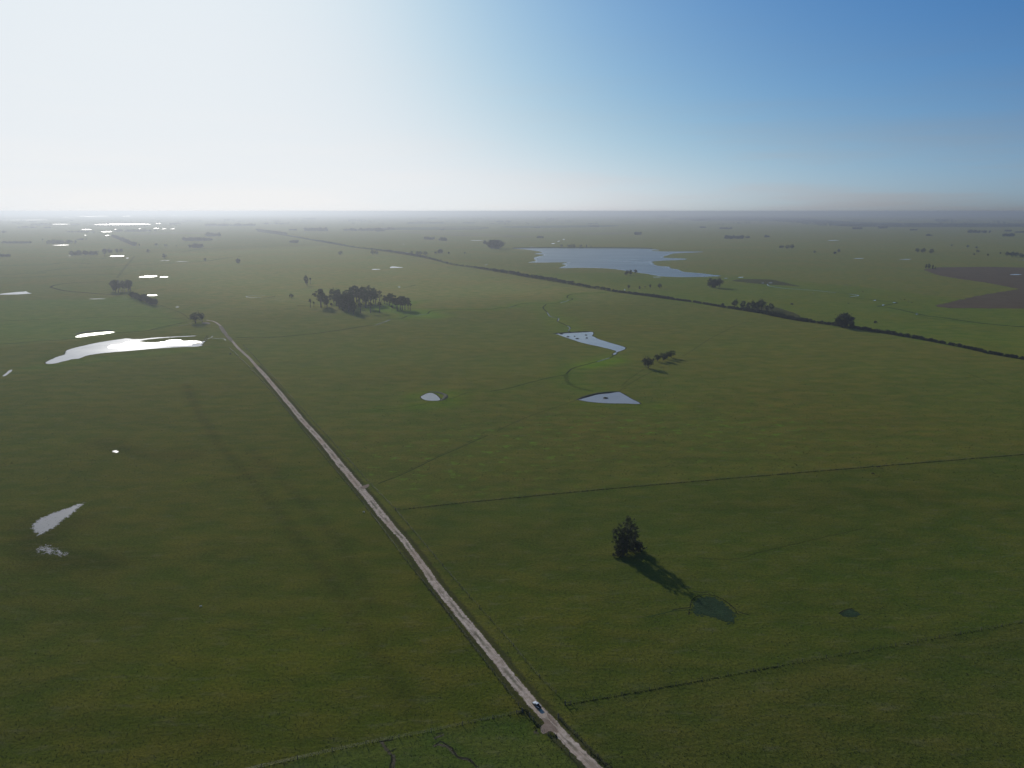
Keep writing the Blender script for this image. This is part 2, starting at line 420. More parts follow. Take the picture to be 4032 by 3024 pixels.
def build_ground():
    ax = ground_axis([(-100000, -40000, 20000), (-40000, -12000, 4000), (-12000, -3000, 500), (-3000, -1000, 40), (-1000, -320, 10), (-320, 420, 4), (420, 1200, 10), (1200, 3200, 40), (3200, 12000, 500), (12000, 40000, 4000), (40000, 100000, 20000)])
    ay = ground_axis([(-100000, -20000, 20000), (-20000, -1000, 3000), (-1000, 100, 100), (100, 700, 4), (700, 1300, 7), (1300, 2600, 16), (2600, 5000, 50), (5000, 12000, 250), (12000, 40000, 4000), (40000, 100000, 20000)])
    X, Y = np.meshgrid(ax, ay)
    nx, ny = len(ax), len(ay)
    V = np.stack([X.ravel(), Y.ravel(), np.zeros(X.size)], 1)
    i = np.arange(nx - 1)[None, :] + nx * np.arange(ny - 1)[:, None]
    Fq = np.stack([i, i + 1, i + nx + 1, i + nx], -1).reshape(-1, 4)
    me = mesh_np('ground', V, [Fq])
    x, y = V[:, 0], V[:, 1]
    c = np.empty((len(x), 3)); c[:] = (.090, .098, .045)       # rough pasture
    fl = np.full(len(x), .0)
    def put(mask, col, w=1.0):
        w = (mask * w)[:, None]; c[:] = c * (1 - w) + np.array(col) * w
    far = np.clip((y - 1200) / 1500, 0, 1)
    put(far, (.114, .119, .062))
    right = inside(x, y, PP([(2005, 1080), (2379, 1145), (3000, 1236), (3434, 1306), (4032, 1417), (5200, 1640), (5200, 1240), (4032, 1205), (3400, 1130), (2800, 1078), (2300, 1075)]))
    put(right, (.082, .104, .034))
    band = soft_inside(x, y, PP([(2200, 975), (5000, 1000), (5000, 1240), (4032, 1205), (3400, 1130), (2800, 1078), (2300, 1075)]), 90.0); put(band, (.100, .108, .050), .7)
    belt = soft_inside(x, y, PP([(620, 1000), (1300, 965), (1850, 1055), (2380, 1142), (2300, 1170), (1750, 1195), (1000, 1205), (640, 1130)]), 170.0)
    put(belt, (.158, .158, .104), .9)   # paler dry grass beyond the grove
    mid = inside(x, y, PP([(930, 1340), (1480, 1930), (1557, 2009), (2734, 1896), (3919, 1799), (5200, 1695), (5200, 1640), (4032, 1417), (3000, 1236), (2400, 1145), (1300, 1270)]))
    put(soft_inside(x, y, PP([(930, 1340), (1480, 1930), (1557, 2009), (2734, 1896), (3919, 1799), (5200, 1695), (5200, 1640), (4032, 1417), (3000, 1236), (2400, 1145), (1300, 1270)]), 4.0), (.088, .096, .043), np.clip((1000 - y) / 300, 0, 1)); fl[mid] = .22
    w = np.exp(-(dist_line(x, y, PP([(1500, 1850), (1900, 1760), (2400, 1690), (3000, 1680)])) / 55) ** 2); fl += mid * w * .78
    f1 = inside(x, y, PP([(1557, 2009), (2000, 1963), (2734, 1896), (3919, 1799), (5200, 1695), (5200, 2240), (4032, 2450), (3100, 2618), (2225, 2776), (1820, 2350)]))
    put(f1, (.071, .087, .037))
    f2 = inside(x, y, PP([(2225, 2776), (3100, 2618), (4032, 2450), (5200, 2235), (5200, 3900), (3000, 3900), (2345, 3024)])); put(f2, (.069, .082, .039))
    fL = inside(x, y, PP([(905, 1345), (1146, 1600), (1411, 1914), (1677, 2245), (1962, 2600), (2345, 3024), (3000, 3900), (-1500, 3900), (-1500, 1480), (0, 1370), (640, 1300)]))
    put(fL, (.077, .086, .031))
    fb = inside(x, y, PP([(2058, 2806), (1495, 2920), (820, 3070), (820, 3900), (3000, 3900), (2345, 3024)])); put(fb, (.066, .090, .042))
    gl = soft_inside(x, y, PP([(-1500, 1195), (350, 1180), (500, 1165), (600, 1200), (745, 1272), (640, 1296), (300, 1333), (0, 1360), (-1500, 1470)]), 14.0); put(gl, (.080, .108, .040))
    for pts, s, wt, col in ((STREAM_W[12:], 16, .6, (.075, .125, .025)), (STREAM_M, 26, .5, (.080, .125, .03)), (STREAM_S, 18, .45, (.070, .120, .025)),
                            (SEEP, 10, .45, (.065, .10, .025)), (STREAM_R, 22, .6, (.062, .098, .030)), (STREAM_W[:13], 7, .35, (.065, .09, .03)),
                            ([(1600, 1190), (1500, 1215), (1700, 1245), (1640, 1225)], 26, .75, (.085, .15, .03)), ([(2320, 1440), (2420, 1420)], 14, .7, (.095, .16, .02)),
                            ([(1640, 1560), (1760, 1545), (1780, 1590), (1660, 1600)], 12, .6, (.08, .13, .02)), ([(2280, 1590), (2640, 1600)], 12, .4, (.08, .12, .02)),
                            ([(120, 1450), (300, 1425), (800, 1370)], 14, .45, (.07, .11, .025))):
        put(np.exp(-(dist_line(x, y, PP(pts)) / s) ** 2), col, wt)
    for pts, s, wt in (([(730, 1510), (780, 1620), (870, 1760), (1000, 1900), (1280, 2250), (1500, 2600), (1640, 2830)], 2.6, .6), ([(985, 1770), (1170, 1950), (1330, 2130), (1480, 2400)], 2.6, .5),
                       ([(400, 1740), (560, 1790), (760, 1790)], 9, .4), ([(140, 2120), (170, 2200), (420, 2220)], 11, .75), ([(130, 2060), (300, 2050)], 12, .5),
                       ([(0, 2330), (260, 2400), (600, 2440)], 8, .25), ([(2900, 2000), (3600, 1950)], 20, .2), ([(0, 2900), (300, 2860), (900, 2890)], 6, .3)):
        put(np.exp(-(dist_line(x, y, PP(pts)) / s) ** 2), (.045, .050, .020), wt)
    for pts, s, wt in (([(700, 2650), (1200, 2600)], 25, .5), ([(2050, 2350), (2350, 2500)], 20, .3), ([(700, 1900), (800, 1880)], 5, .7)):
        put(np.exp(-(dist_line(x, y, PP(pts)) / s) ** 2), (.078, .098, .022), wt)
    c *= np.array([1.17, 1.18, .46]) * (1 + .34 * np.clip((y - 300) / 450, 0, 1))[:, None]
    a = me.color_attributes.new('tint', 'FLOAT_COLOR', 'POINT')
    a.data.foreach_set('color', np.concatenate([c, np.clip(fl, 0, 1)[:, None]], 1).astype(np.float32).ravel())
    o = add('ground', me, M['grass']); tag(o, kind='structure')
build_ground()

# ------------------------------------------------------------------ strips and sheets
def strip_mesh(name, pts, half, z, step=3.0, wob=0.0, cross=5):
    """pts in metres; half a number or a list per control point"""
    C = catmull(pts, step)
    n = len(C); T = np.gradient(C, axis=0); T /= np.linalg.norm(T, axis=1)[:, None] + 1e-9
    Nn = np.stack([-T[:, 1], T[:, 0]], 1)
    h = np.full(n, half, float) if np.isscalar(half) else np.interp(np.linspace(0, 1, n), np.linspace(0, 1, len(half)), half)
    if wob:
        w = rng.normal(0, wob, n); w = np.convolve(w, np.ones(5) / 5, 'same'); C = C + Nn * w[:, None]
    us = np.linspace(-1, 1, cross)
    V = (C[:, None, :] + Nn[:, None, :] * (us[None, :, None] * h[:, None, None])).reshape(-1, 2)
    V = np.concatenate([V, np.full((len(V), 1), z)], 1)
    i = np.arange(cross - 1)[None, :] + cross * np.arange(n - 1)[:, None]
    Fq = np.stack([i, i + cross, i + cross + 1, i + 1], -1).reshape(-1, 4)
    me = mesh_np(name, V, [Fq[:, ::-1]])
    L_ = np.concatenate([[0], np.cumsum(np.linalg.norm(np.diff(C, axis=0), axis=1))])
    for nm, vals in (('u', np.tile(us, n)), ('v', np.repeat(L_, cross)), ('edge', np.tile(1 - np.abs(us), n))):
        a = me.attributes.new(nm, 'FLOAT', 'POINT'); a.data.foreach_set('value', vals.astype(np.float32))
    return me

def strip(name, px, half, mat, z, kind='structure', step=3.0, wob=0.0, label=None):
    o = add(name, strip_mesh(name, PP(px), half, z, step, wob), M[mat])
    return tag(o, label=label, kind=kind)

def closed_curve(pts, n_per=4, jit=0.0):
    pts = [np.array(p, float) for p in pts]; n = len(pts); out = []
    for i in range(n):
        p0, p1, p2, p3 = pts[i - 1], pts[i], pts[(i + 1) % n], pts[(i + 2) % n]
        for k in range(n_per):
            t = k / n_per
            out.append(p1 + (p2 - p1) * t if jit < 0 else .5 * (2 * p1 + (p2 - p0) * t + (2 * p0 - 5 * p1 + 4 * p2 - p3) * t * t + (3 * p1 - p0 - 3 * p2 + p3) * t ** 3))
    out = np.array(out)
    if jit > 0: out += rng.normal(0, jit, out.shape)
    return out

def sheet(name, px, mat, z, inset=1.0, n_per=4, jit=0.0, parent=None, kind='structure', label=None):
    """a flat patch; 'edge' grows from 0 on its outline to 1 a step (inset) inside"""
    C = closed_curve(PP(px), n_per, jit)
    cen = C.mean(0); C = C - cen; n = len(C)
    lo, hi = C.min(0), C.max(0)
    st = max(inset * .5, math.sqrt((hi[0] - lo[0]) * (hi[1] - lo[1]) / 2500))
    gx, gy = np.meshgrid(np.arange(lo[0], hi[0], st), np.arange(lo[1], hi[1], st))
    gx = gx.ravel() + rng.normal(0, st * .15, gx.size); gy = gy.ravel() + rng.normal(0, st * .15, gy.size)
    poly = [tuple(p) for p in C]; ring = poly + [poly[0]]
    k = inside(gx, gy, poly); gx, gy = gx[k], gy[k]
    k = dist_line(gx, gy, ring) > st * .45; gx, gy = gx[k], gy[k]
    pts = [Vector(p) for p in poly] + [Vector(p) for p in zip(gx, gy)]
    vo, _, fo, _, _, _ = delaunay_2d_cdt(pts, [(i, (i + 1) % n) for i in range(n)], [], 0, 1e-4)
    vo = np.array([(v.x, v.y) for v in vo]); fo = np.array([f for f in fo if len(f) == 3])
    mid = vo[fo].mean(1); fo = fo[inside(mid[:, 0], mid[:, 1], poly)]
    me = mesh_np(name, np.concatenate([vo, np.full((len(vo), 1), z)], 1), [fo])
    e = np.clip(dist_line(vo[:, 0], vo[:, 1], ring) / inset, 0, 1)
    a = me.attributes.new('edge', 'FLOAT', 'POINT'); a.data.foreach_set('value', e.astype(np.float32))
    a = me.attributes.new('u', 'FLOAT', 'POINT'); a.data.foreach_set('value', (1 - e).astype(np.float32))
    o = add(name, me, M[mat], parent, (cen[0], cen[1], 0) if not parent else None)
    if parent: o.location = (cen[0] - parent.location.x, cen[1] - parent.location.y, 0)
    return tag(o, kind=kind if not parent else None, label=label)

# road, its verges and the tracks across the grass
strip('verge', [(x - 26 * (y - 835) / 1300, y + 3) for x, y in ROAD[9:]], 3.0, 'verge', .012, step=4)
strip('verge', [(x + 26 * (y - 835) / 1300, y - 3) for x, y in ROAD[9:]], 2.8, 'verge', .013, step=4)
n_r = len(ROAD)
strip('road', ROAD, [1.8 if i < 8 else 1.9 if i < 16 else 2.4 if i < 26 else 2.3 if i < 28 else 2.7 if i < 33 else 2.0 if i < 35 else 2.3 for i in range(n_r)], 'road', .024, step=2.0, wob=.25)
strip('track', [(700, 1285), (745, 1275), (790, 1262), (813, 1260)], 1.2, 'palepath', .02)
sheet('clearing', c3(1900, 2600, 3.687, [(850, 840), (960, 850), (1060, 950), (1110, 1060), (1010, 1040), (930, 1060), (860, 1075), (830, 980), (880, 900)]), 'clearing', .028, 1.3, 4, .12)
sheet('clearing', c3(1900, 2600, 3.687, [(930, 760), (1010, 830), (1100, 960), (1060, 950), (960, 860)]), 'clearing', .029, .8, 3, .1)
sheet('eroded_patch', c3(1900, 2600, 3.687, [(700, 980), (760, 950), (830, 990), (860, 1090), (800, 1160), (730, 1100)]), 'soil', .020, 1.6, 4, .25)
sheet('clearing', c3(0, 1180, 2.19, [(1885, 225), (1925, 232), (1965, 300), (2010, 345), (1985, 362), (1940, 315), (1900, 265)]), 'palepath', .027, 1.4, 4, .3)
sheet('clearing', c3(0, 1180, 2.19, [(1735, 205), (1760, 192), (1800, 194), (1820, 206), (1790, 212)]), 'palepath', .027, 1.4, 4, .3)
sheet('clearing', c3(1400, 1800, 3.687, [(70, 440), (120, 410), (200, 390), (190, 430), (110, 465)]), 'clearing', .027, .6, 4, .1)
strip('track', c3(1400, 1800, 3.687, [(180, 395), (300, 365), (400, 350), (600, 265), (850, 150), (1150, 0), (1500, -150), (1900, -330)]), .9, 'tracks', .015)
strip('track', c3(1400, 1800, 3.687, [(330, 385), (420, 352), (620, 275), (870, 160), (1170, 10), (1520, -140), (1920, -320)]), .7, 'lushverge', .017)
strip('track', c3(2000, 1180, 2.19, [(-90, 1130), (0, 1085), (200, 1000), (420, 925), (600, 862)]), 1.4, 'tracks', .015)
strip('track', c3(2000, 1180, 2.19, [(980, 745), (1040, 690), (1110, 640), (1170, 602)]), 1.3, 'tracks', .015)
strip('track', c3(2000, 1180, 2.19, [(960, 790), (1010, 750), (1110, 690), (1240, 620)]), 1.3, 'tracks', .016)
strip('track', c3(2000, 1180, 2.19, [(1510, 485), (1600, 430), (1730, 345), (1850, 280), (1960, 225), (2080, 185)]), 1.6, 'tracks', .015)
strip('track', [(2750, 2195), (2850, 2203), (2930, 2195), (3000, 2172), (3400, 2080)], .8, 'tracks', .015)
strip('track', c3(3100, 2300, 2.292, [(80, 288), (250, 292), (400, 300), (470, 292)]), .5, 'tracks', .015)
strip('track', c3(3100, 2300, 2.292, [(720, 300), (860, 262), (1000, 275), (1120, 300)]), .5, 'tracks', .016)
strip('track', c3(3100, 2300, 2.292, [(1180, 255), (1300, 272), (1480, 236), (1620, 275), (1750, 310)]), .5, 'tracks', .017)
strip('track', c3(2300, 2000, 3.16, [(780, 1360), (900, 1330), (1100, 1285), (1320, 1262)]), .5, 'lushverge', .015)
strip('track', [(3793, 1460), (3860, 1490), (3950, 1530), (4060, 1560)], 1.2, 'tracks', .015)
strip('track', [(530, 1008), (508, 1035), (485, 1062), (461, 1095)], 7.0, 'tracks', .05, step=20)
strip('track', c3(0, 780, 2.19, [(1130, 845), (1250, 880), (1400, 930), (1560, 990), (1640, 1050)]), 2.5, 'faintditch', .015)
strip('track', c3(0, 1180, 2.19, [(1640, 180), (1500, 215), (1350, 255), (1100, 280), (700, 300)]), 3, 'faintditch', .015)
# field boundaries and ditches far to the left
for i, l in enumerate(([(-40, 580), (200, 578), (400, 575), (560, 556), (780, 566)], [(320, 637), (600, 605), (900, 592), (1150, 578), (1500, 560), (1760, 545), (1900, 523), (2100, 500)],
          [(-40, 667), (200, 650), (400, 643)], [(-40, 690), (300, 680), (700, 660), (1100, 655)], [(600, 535), (900, 520), (1130, 495)],
          [(440, 770), (470, 750), (640, 730), (900, 720)], [(440, 770), (560, 800), (740, 815), (900, 828), (1050, 830)], [(1560, 465), (1800, 432), (2212, 408)],
          [(-40, 1062), (300, 1050), (700, 1035), (1100, 1022), (1400, 1030), (1600, 1045)], [(0, 455), (380, 448)], [(1500, 265), (1880, 262), (2212, 275)], [(-40, 290), (700, 280), (1300, 268)])):
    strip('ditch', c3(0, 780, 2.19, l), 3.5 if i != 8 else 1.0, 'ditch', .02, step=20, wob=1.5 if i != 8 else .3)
strip('ditch', c3(1000, 780, 2.19, [(0, 415), (300, 408), (560, 405), (680, 408)]), 4, 'ditch', .02, step=20)
strip('ditch', c3(1000, 780, 2.19, [(1280, 772), (1330, 765), (1395, 748)]), 1.8, 'ditch', .02)
strip('ditch', c3(1000, 780, 2.19, [(370, 928), (440, 930)]), 2.5, 'ditch', .02)
strip('ditch', c3(1000, 780, 2.19, [(80, 862), (140, 855), (185, 845)]), 1.8, 'ditch', .02)
strip('ditch', [(905, 1334), (960, 1337), (1000, 1332)], .8, 'ditch', .02)
# hedge floor, marshy strips
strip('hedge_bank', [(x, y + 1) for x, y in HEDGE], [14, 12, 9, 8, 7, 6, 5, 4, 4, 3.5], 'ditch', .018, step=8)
sheet('rough_ground', [(2990, 1205), (3050, 1208), (3110, 1224), (3158, 1244), (3140, 1258), (3075, 1246), (3000, 1230), (2950, 1215)], 'marshland', .016, 5)
sheet('marsh', c3(2000, 780, 2.19, [(1910, 712), (1990, 698), (2130, 697), (2280, 702), (2400, 725), (2550, 765), (2400, 755), (2200, 745), (2050, 730)]), 'marshland', .016, 10)
sheet('ploughed_field', c3(3000, 780, 2.143, [(1350, 603), (1480, 584), (1900, 579), (2212, 585), (2700, 600), (2700, 938), (2212, 933), (1600, 931), (1410, 912), (1650, 858), (1900, 808), (2160, 766), (1900, 715), (1650, 680), (1480, 650)]), 'plough', .03, 4, 6, -1)
for px in ([(2283, 922), (2283, 916), (2400, 914), (2488, 916), (2470, 922), (2380, 924)], [(1990, 933), (2000, 928), (2060, 928), (2110, 932), (2060, 936)], [(1570, 912), (1700, 908), (1900, 918), (2010, 925), (2000, 934), (1800, 930), (1650, 922)],
           [(2370, 880), (2500, 873), (2690, 872), (2690, 877), (2500, 879)], [(2820, 876), (2900, 870), (3060, 871), (3240, 878), (3240, 884), (3010, 884)], [(1740, 896), (1890, 896), (1890, 899), (1740, 899)], [(2000, 908), (2150, 904), (2270, 906), (2270, 911), (2050, 912)]):
    sheet('crop_field', px, 'yellow', .3, 20, 3)
for px in ([(550, 918), (830, 914), (840, 919), (560, 924)],): sheet('crop_field', px, 'yellow', .3, 20, 3)
for px in ([(1460, 898), (1880, 892), (1890, 903), (1500, 905)], [(2000, 890), (2400, 886), (2400, 893), (2050, 898)]): sheet('crop_field', px, 'greenfar', .25, 20, 3)
# gullies at the bottom of the picture
strip('gully', c3(1300, 2750, 2.765, [(560, 468), (600, 540), (650, 600), (690, 640), (690, 720), (680, 800)]), 1.2, 'soil', .02)
strip('gully', c3(1300, 2750, 2.765, [(530, 470), (600, 462), (680, 450)]), .55, 'darksoil', .024)
strip('gully', c3(1300, 2750, 2.765, [(625, 585), (680, 565), (720, 545)]), .35, 'darksoil', .024)
strip('gully', c3(1300, 2750, 2.765, [(665, 610), (672, 680), (655, 720), (655, 790)]), .45, 'darksoil', .025)
strip('gully', c3(1300, 2750, 2.765, [(1120, 520), (1200, 505), (1280, 530), (1340, 590), (1400, 640), (1500, 665), (1560, 700)]), 1.1, 'soil', .02)
strip('gully', c3(1300, 2750, 2.765, [(1150, 505), (1200, 468), (1250, 495), (1330, 545), (1370, 620), (1420, 650), (1490, 650), (1540, 690), (1600, 750)]), .45, 'darksoil', .025)
strip('gully', c3(1300, 2750, 2.765, [(1150, 392), (1190, 380), (1235, 376)]), .4, 'darksoil', .024)
strip('gully', c3(1300, 2750, 2.765, [(1130, 440), (1190, 410), (1240, 395)]), .9, 'soil', .02)

# ------------------------------------------------------------------ water
LAKE = c3(2000, 780, 2.19, [(40, 436), (120, 432), (450, 432.5), (800, 433), (1100, 435), (1240, 440), (1315, 449), (1240, 452), (1330, 460), (1500, 460), (1750, 462.5), (1630, 468), (1440, 478), (1390, 492), (1345, 505), (1370, 515), (1545, 523), (1480, 534), (1330, 540), (1255, 548), (1260, 560), (1292, 583), (1400, 592), (1410, 605), (1480, 618), (1520, 635), (1680, 650), (1845, 671), (1720, 679), (1500, 682), (1310, 675), (1200, 655), (1060, 635), (930, 615), (800, 605), (600, 602), (440, 607), (455, 595), (492, 577), (455, 568), (498, 555), (330, 556), (170, 555), (235, 540), (218, 513), (305, 490), (218, 481), (292, 470), (215, 452), (110, 440)])
sheet('lake', LAKE, 'lake', .05, 2.5, 5, .6)
PONDA = c3(2000, 1180, 2.19, [(413, 293), (560, 284), (722, 278), (738, 298), (730, 312), (752, 322), (790, 342), (900, 376), (1000, 405), (1018, 420), (990, 438), (952, 450), (935, 470), (908, 486), (902, 468), (922, 452), (915, 438), (780, 404), (640, 373), (520, 334), (450, 310)])
sheet('pond', PONDA, 'water', .04, 1.0, 4, .15)
PONDB = c3(2000, 1180, 2.19, [(604, 864), (680, 842), (770, 818), (860, 806), (955, 796), (985, 806), (1060, 850), (1145, 898), (1000, 896), (850, 894), (700, 881)])
sheet('pond', PONDB, 'water', .04, .8, 4, .08)
sheet('pond', c3(1000, 1100, 2.19, [(1436, 1010), (1480, 985), (1520, 978), (1560, 986), (1590, 1008), (1608, 1042), (1540, 1048), (1475, 1042), (1440, 1024)]), 'water', .04, .7, 4, .08)
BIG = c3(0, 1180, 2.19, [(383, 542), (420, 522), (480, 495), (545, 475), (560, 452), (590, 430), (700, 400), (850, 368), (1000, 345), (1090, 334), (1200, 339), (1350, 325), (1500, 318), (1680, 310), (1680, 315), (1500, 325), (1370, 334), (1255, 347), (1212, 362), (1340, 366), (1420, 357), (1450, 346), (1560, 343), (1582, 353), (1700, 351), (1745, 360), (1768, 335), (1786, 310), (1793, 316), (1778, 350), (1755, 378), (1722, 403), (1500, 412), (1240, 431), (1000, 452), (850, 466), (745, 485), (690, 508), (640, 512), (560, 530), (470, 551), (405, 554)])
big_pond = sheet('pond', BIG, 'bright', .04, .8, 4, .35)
sheet('ruffled_water', c3(0, 1180, 2.19, [(925, 414), (960, 390), (1045, 384), (1090, 366), (1185, 353), (1212, 366), (1340, 369), (1420, 360), (1452, 349), (1560, 346), (1582, 356), (1700, 354), (1740, 363), (1735, 374), (1650, 380), (1660, 390), (1500, 396), (1300, 402), (1070, 418), (960, 420)]), 'ruffle', .056, .5, 4, .3, parent=big_pond)
sheet('pond', c3(0, 1180, 2.19, [(645, 321), (700, 300), (780, 289), (900, 279), (965, 278), (985, 282), (900, 296), (780, 311), (700, 323)]), 'ruffle', .04, .7, 4, .15)
sheet('pond', c3(0, 1180, 2.19, [(20, 658), (50, 635), (75, 611), (104, 605), (100, 618), (72, 640), (48, 658)]), 'water', .04, .3, 4, .1)
strip('stream', c3(0, 1180, 2.19, [(30, 657), (0, 660), (-80, 668)]), .5, 'ditch', .03)
sheet('pond', [(440, 1778), (455, 1772), (470, 1778), (456, 1784)], 'marshwater', .04, 1.0, 4, .1)
sheet('pond', c3(0, 1900, 3.16, [(1085, 252), (1040, 248), (960, 262), (850, 308), (680, 362), (560, 408), (470, 455), (398, 508), (380, 580), (435, 642), (475, 695), (505, 665), (600, 612), (705, 552), (785, 482), (905, 402), (985, 322)]), 'marshwater', .04, 2.6, 5, .35)
sheet('pond', c3(0, 1900, 3.16, [(420, 830), (500, 785), (600, 768), (700, 815), (865, 880), (800, 930), (650, 905), (500, 895)]), 'marshwater', .04, 4.2, 6, .5)
sheet('marsh_pond', c3(2300, 2000, 3.16, [(1330, 1160), (1400, 1105), (1500, 1085), (1640, 1105), (1760, 1170), (1860, 1260), (1925, 1340), (1920, 1400), (1860, 1452), (1760, 1447), (1690, 1405), (1560, 1372), (1400, 1352), (1300, 1325), (1315, 1250)]), 'weedwater', .03, 3.4, 4, .15)
sheet('marsh_pond', c3(3100, 2300, 2.292, [(462, 270), (500, 240), (580, 220), (660, 265), (640, 300), (560, 300), (490, 290)]), 'weedwater', .03, 1.2, 4, .15)
# dark broken banks round the marsh ponds
strip('bank', c3(2300, 2000, 3.16, [(1320, 1240), (1335, 1160), (1400, 1100), (1500, 1078), (1640, 1098), (1770, 1165), (1870, 1255)]), .28, 'darksoil', .04)
strip('bank', c3(2300, 2000, 3.16, [(1100, 1272), (1200, 1252), (1320, 1240)]), .4, 'darksoil', .04)
strip('bank', c3(2300, 2000, 3.16, [(1365, 1040), (1460, 1050), (1540, 1045)]), .35, 'darksoil', .04)
strip('bank', c3(2300, 2000, 3.16, [(1300, 1330), (1310, 1290)]), .4, 'darksoil', .04)
strip('bank', c3(2300, 2000, 3.16, [(1920, 1290), (1980, 1315), (2045, 1325)]), .4, 'darksoil', .04)
strip('bank', c3(3100, 2300, 2.292, [(465, 265), (510, 238), (585, 218)]), .4, 'darksoil', .04)
strip('bank', c3(3100, 2300, 2.292, [(690, 312), (722, 318)]), .35, 'darksoil', .04)
# little ponds of the plain: (x0, x1, y, half height px, material)
for x0, x1, y, hh, m in ((534, 588, 1052, 2.5, 'water'), (463, 500, 1060.5, 1.3, 'water')):
    sheet('pond', [(x0 + 1000, y + hh), (x0 + 1008, y - hh), (x0 + 1020, y - hh), (x1 + 1000, y + hh * .3), ((x0 + x1) / 2 + 1000, y + hh)], m, .05, 1, 4, .3)
FARPONDS = [(-10, 192, 866, 1.4, 'ruffle'), (201, 276, 882.6, 1.3, 'ruffle'), (301, 434, 852, 1.0, 'ruffle'), (482, 514, 852, .9, 'ruffle'), (368, 596, 883, 2.6, 'ruffle'), (612, 635, 880, .8, 'ruffle'),
            (320, 361, 903.5, 1.5, 'ruffle'), (397, 443, 912, 1.7, 'ruffle'), (413, 430, 927, 1.2, 'ruffle'), (603, 628, 899, 1.4, 'ruffle'), (637, 656, 901, .8, 'ruffle'), (671, 690, 901, .8, 'ruffle'), (451, 458, 903, .8, 'ruffle'), (545, 553, 900, .9, 'ruffle'),
            (664, 724, 847.5, .7, 'ruffle'), (249, 273, 857, .6, 'ruffle'), (332, 340, 926, .9, 'ruffle'), (205, 274, 965, 1.5, 'ruffle'), (431, 491, 1008, 2.0, 'ruffle'), (270, 277, 1007, 1.0, 'ruffle'), (630, 668, 1026, 1.2, 'water'), (693, 743, 1029.5, .7, 'water'),
            (546, 621, 1088.5, 4.2, 'ruffle'), (628, 664, 1090.5, 2.2, 'ruffle'), (578, 621, 1162.5, 3.0, 'ruffle'), (350, 418, 1177, 1.2, 'water'), (496, 508, 1016, 1.8, 'water'), (690, 706, 1209, 1.5, 'water'),
            (1852, 1902, 946.5, 1.0, 'water'), (1566, 1608, 994, .9, 'water'), (1906, 1921, 1042.5, .8, 'water'), (1567, 1577, 1130, 1.3, 'water'), (1580, 1590, 905, 1.0, 'water'), (1196, 1203, 917, 1.2, 'water'), (1584, 1595, 961, .7, 'water'),
            (2457, 2462, 1141, 3, 'water'), (2569, 2605, 1091, 1.2, 'water'), (2905, 2928, 1092, 1.6, 'water'), (2850, 2866, 1096, .8, 'water'), (3000, 3008, 1114, 1.2, 'water'), (3026, 3042, 1114, 1.0, 'water'),
            (3258, 3304, 946.5, 1.4, 'water'), (3358, 3402, 1017.5, 1.3, 'water'), (3540, 3590, 1021, 1.2, 'water'), (3975, 4024, 1081, 2.3, 'water'), (4005, 4040, 1024, 1.5, 'water'),
            (2170, 2186, 959, 2.0, 'water'), (2194, 2205, 949.5, 1.6, 'water'), (2215, 2224, 943, 1.8, 'water'), (2090, 2098, 972, 1, 'water'), (3438, 3450, 1183, 1.6, 'water'), (3472, 3484, 1201, 2.0, 'water'), (3514, 3528, 1191.5, 1.2, 'water'), (3605, 3614, 1237, 1.8, 'water')]
for x0, x1, y, hh, m in FARPONDS:
    w = x1 - x0; hh *= .75; k = random.uniform(-.6, .6) * hh
    sheet('pond', [(x0, y + hh * .5 + k), (x0 + w * .2, y - hh * .4 + k * .5), (x0 + w * .55, y - hh), (x0 + w * .85, y - hh * .8 - k * .5), (x1, y - k), (x0 + w * .8, y + hh * .6), (x0 + w * .5, y + hh), (x0 + w * .2, y + hh)], m, .08, min(2.0, wm(CX, y, w) * .04), 4, .2)
sheet('pond', c3(0, 780, 2.19, [(-40, 832), (0, 826), (120, 812), (210, 806), (232, 804), (240, 814), (272, 822), (160, 830), (40, 833)]), 'water', .05, 1.2, 4, .5)
strip('stream', c3(0, 780, 2.19, [(2290, 838), (2200, 840), (2140, 845), (2125, 850), (2160, 856), (2250, 860)]), .9, 'water', .05)
strip('stream', [(810, 1336), (830, 1330), (838, 1322)], .5, 'water', .05)
strip('stream', [(832, 1331), (860, 1333), (882, 1334), (888, 1340)], .6, 'water', .05)
# streams: flat bank strips with the channel's shade painted in, water where it shows
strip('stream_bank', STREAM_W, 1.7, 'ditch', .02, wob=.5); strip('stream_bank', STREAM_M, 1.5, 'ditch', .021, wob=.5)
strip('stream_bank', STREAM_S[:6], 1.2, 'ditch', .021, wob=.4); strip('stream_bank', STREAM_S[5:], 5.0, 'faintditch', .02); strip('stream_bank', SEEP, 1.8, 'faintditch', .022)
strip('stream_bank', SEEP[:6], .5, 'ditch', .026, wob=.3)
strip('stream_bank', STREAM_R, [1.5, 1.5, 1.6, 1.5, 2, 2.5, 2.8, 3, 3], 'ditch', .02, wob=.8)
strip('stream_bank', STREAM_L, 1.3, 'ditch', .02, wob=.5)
strip('stream_bank', [(x + random.uniform(-4, 4), y + 4 + 4 * math.sin(i)) for i, (x, y) in enumerate(STREAM_R[18:])], 4, 'faintditch', .022)
for px in (STREAM_W[8:12], STREAM_W[15:16] + [(1640, 1242)], [(2206, 1192.5), (2215, 1190), (2228, 1187), (2243, 1181)], STREAM_M[2:6], STREAM_M[6:9], STREAM_S[1:3], [(2005, 1211), (2020, 1207)]):
    if len(px) > 1: strip('stream', px, .45, 'water', .032, step=1.5)
strip('stream', STREAM_R[:6], 1.0, 'water', .032); strip('stream', STREAM_R[6:9], 1.4, 'water', .032)
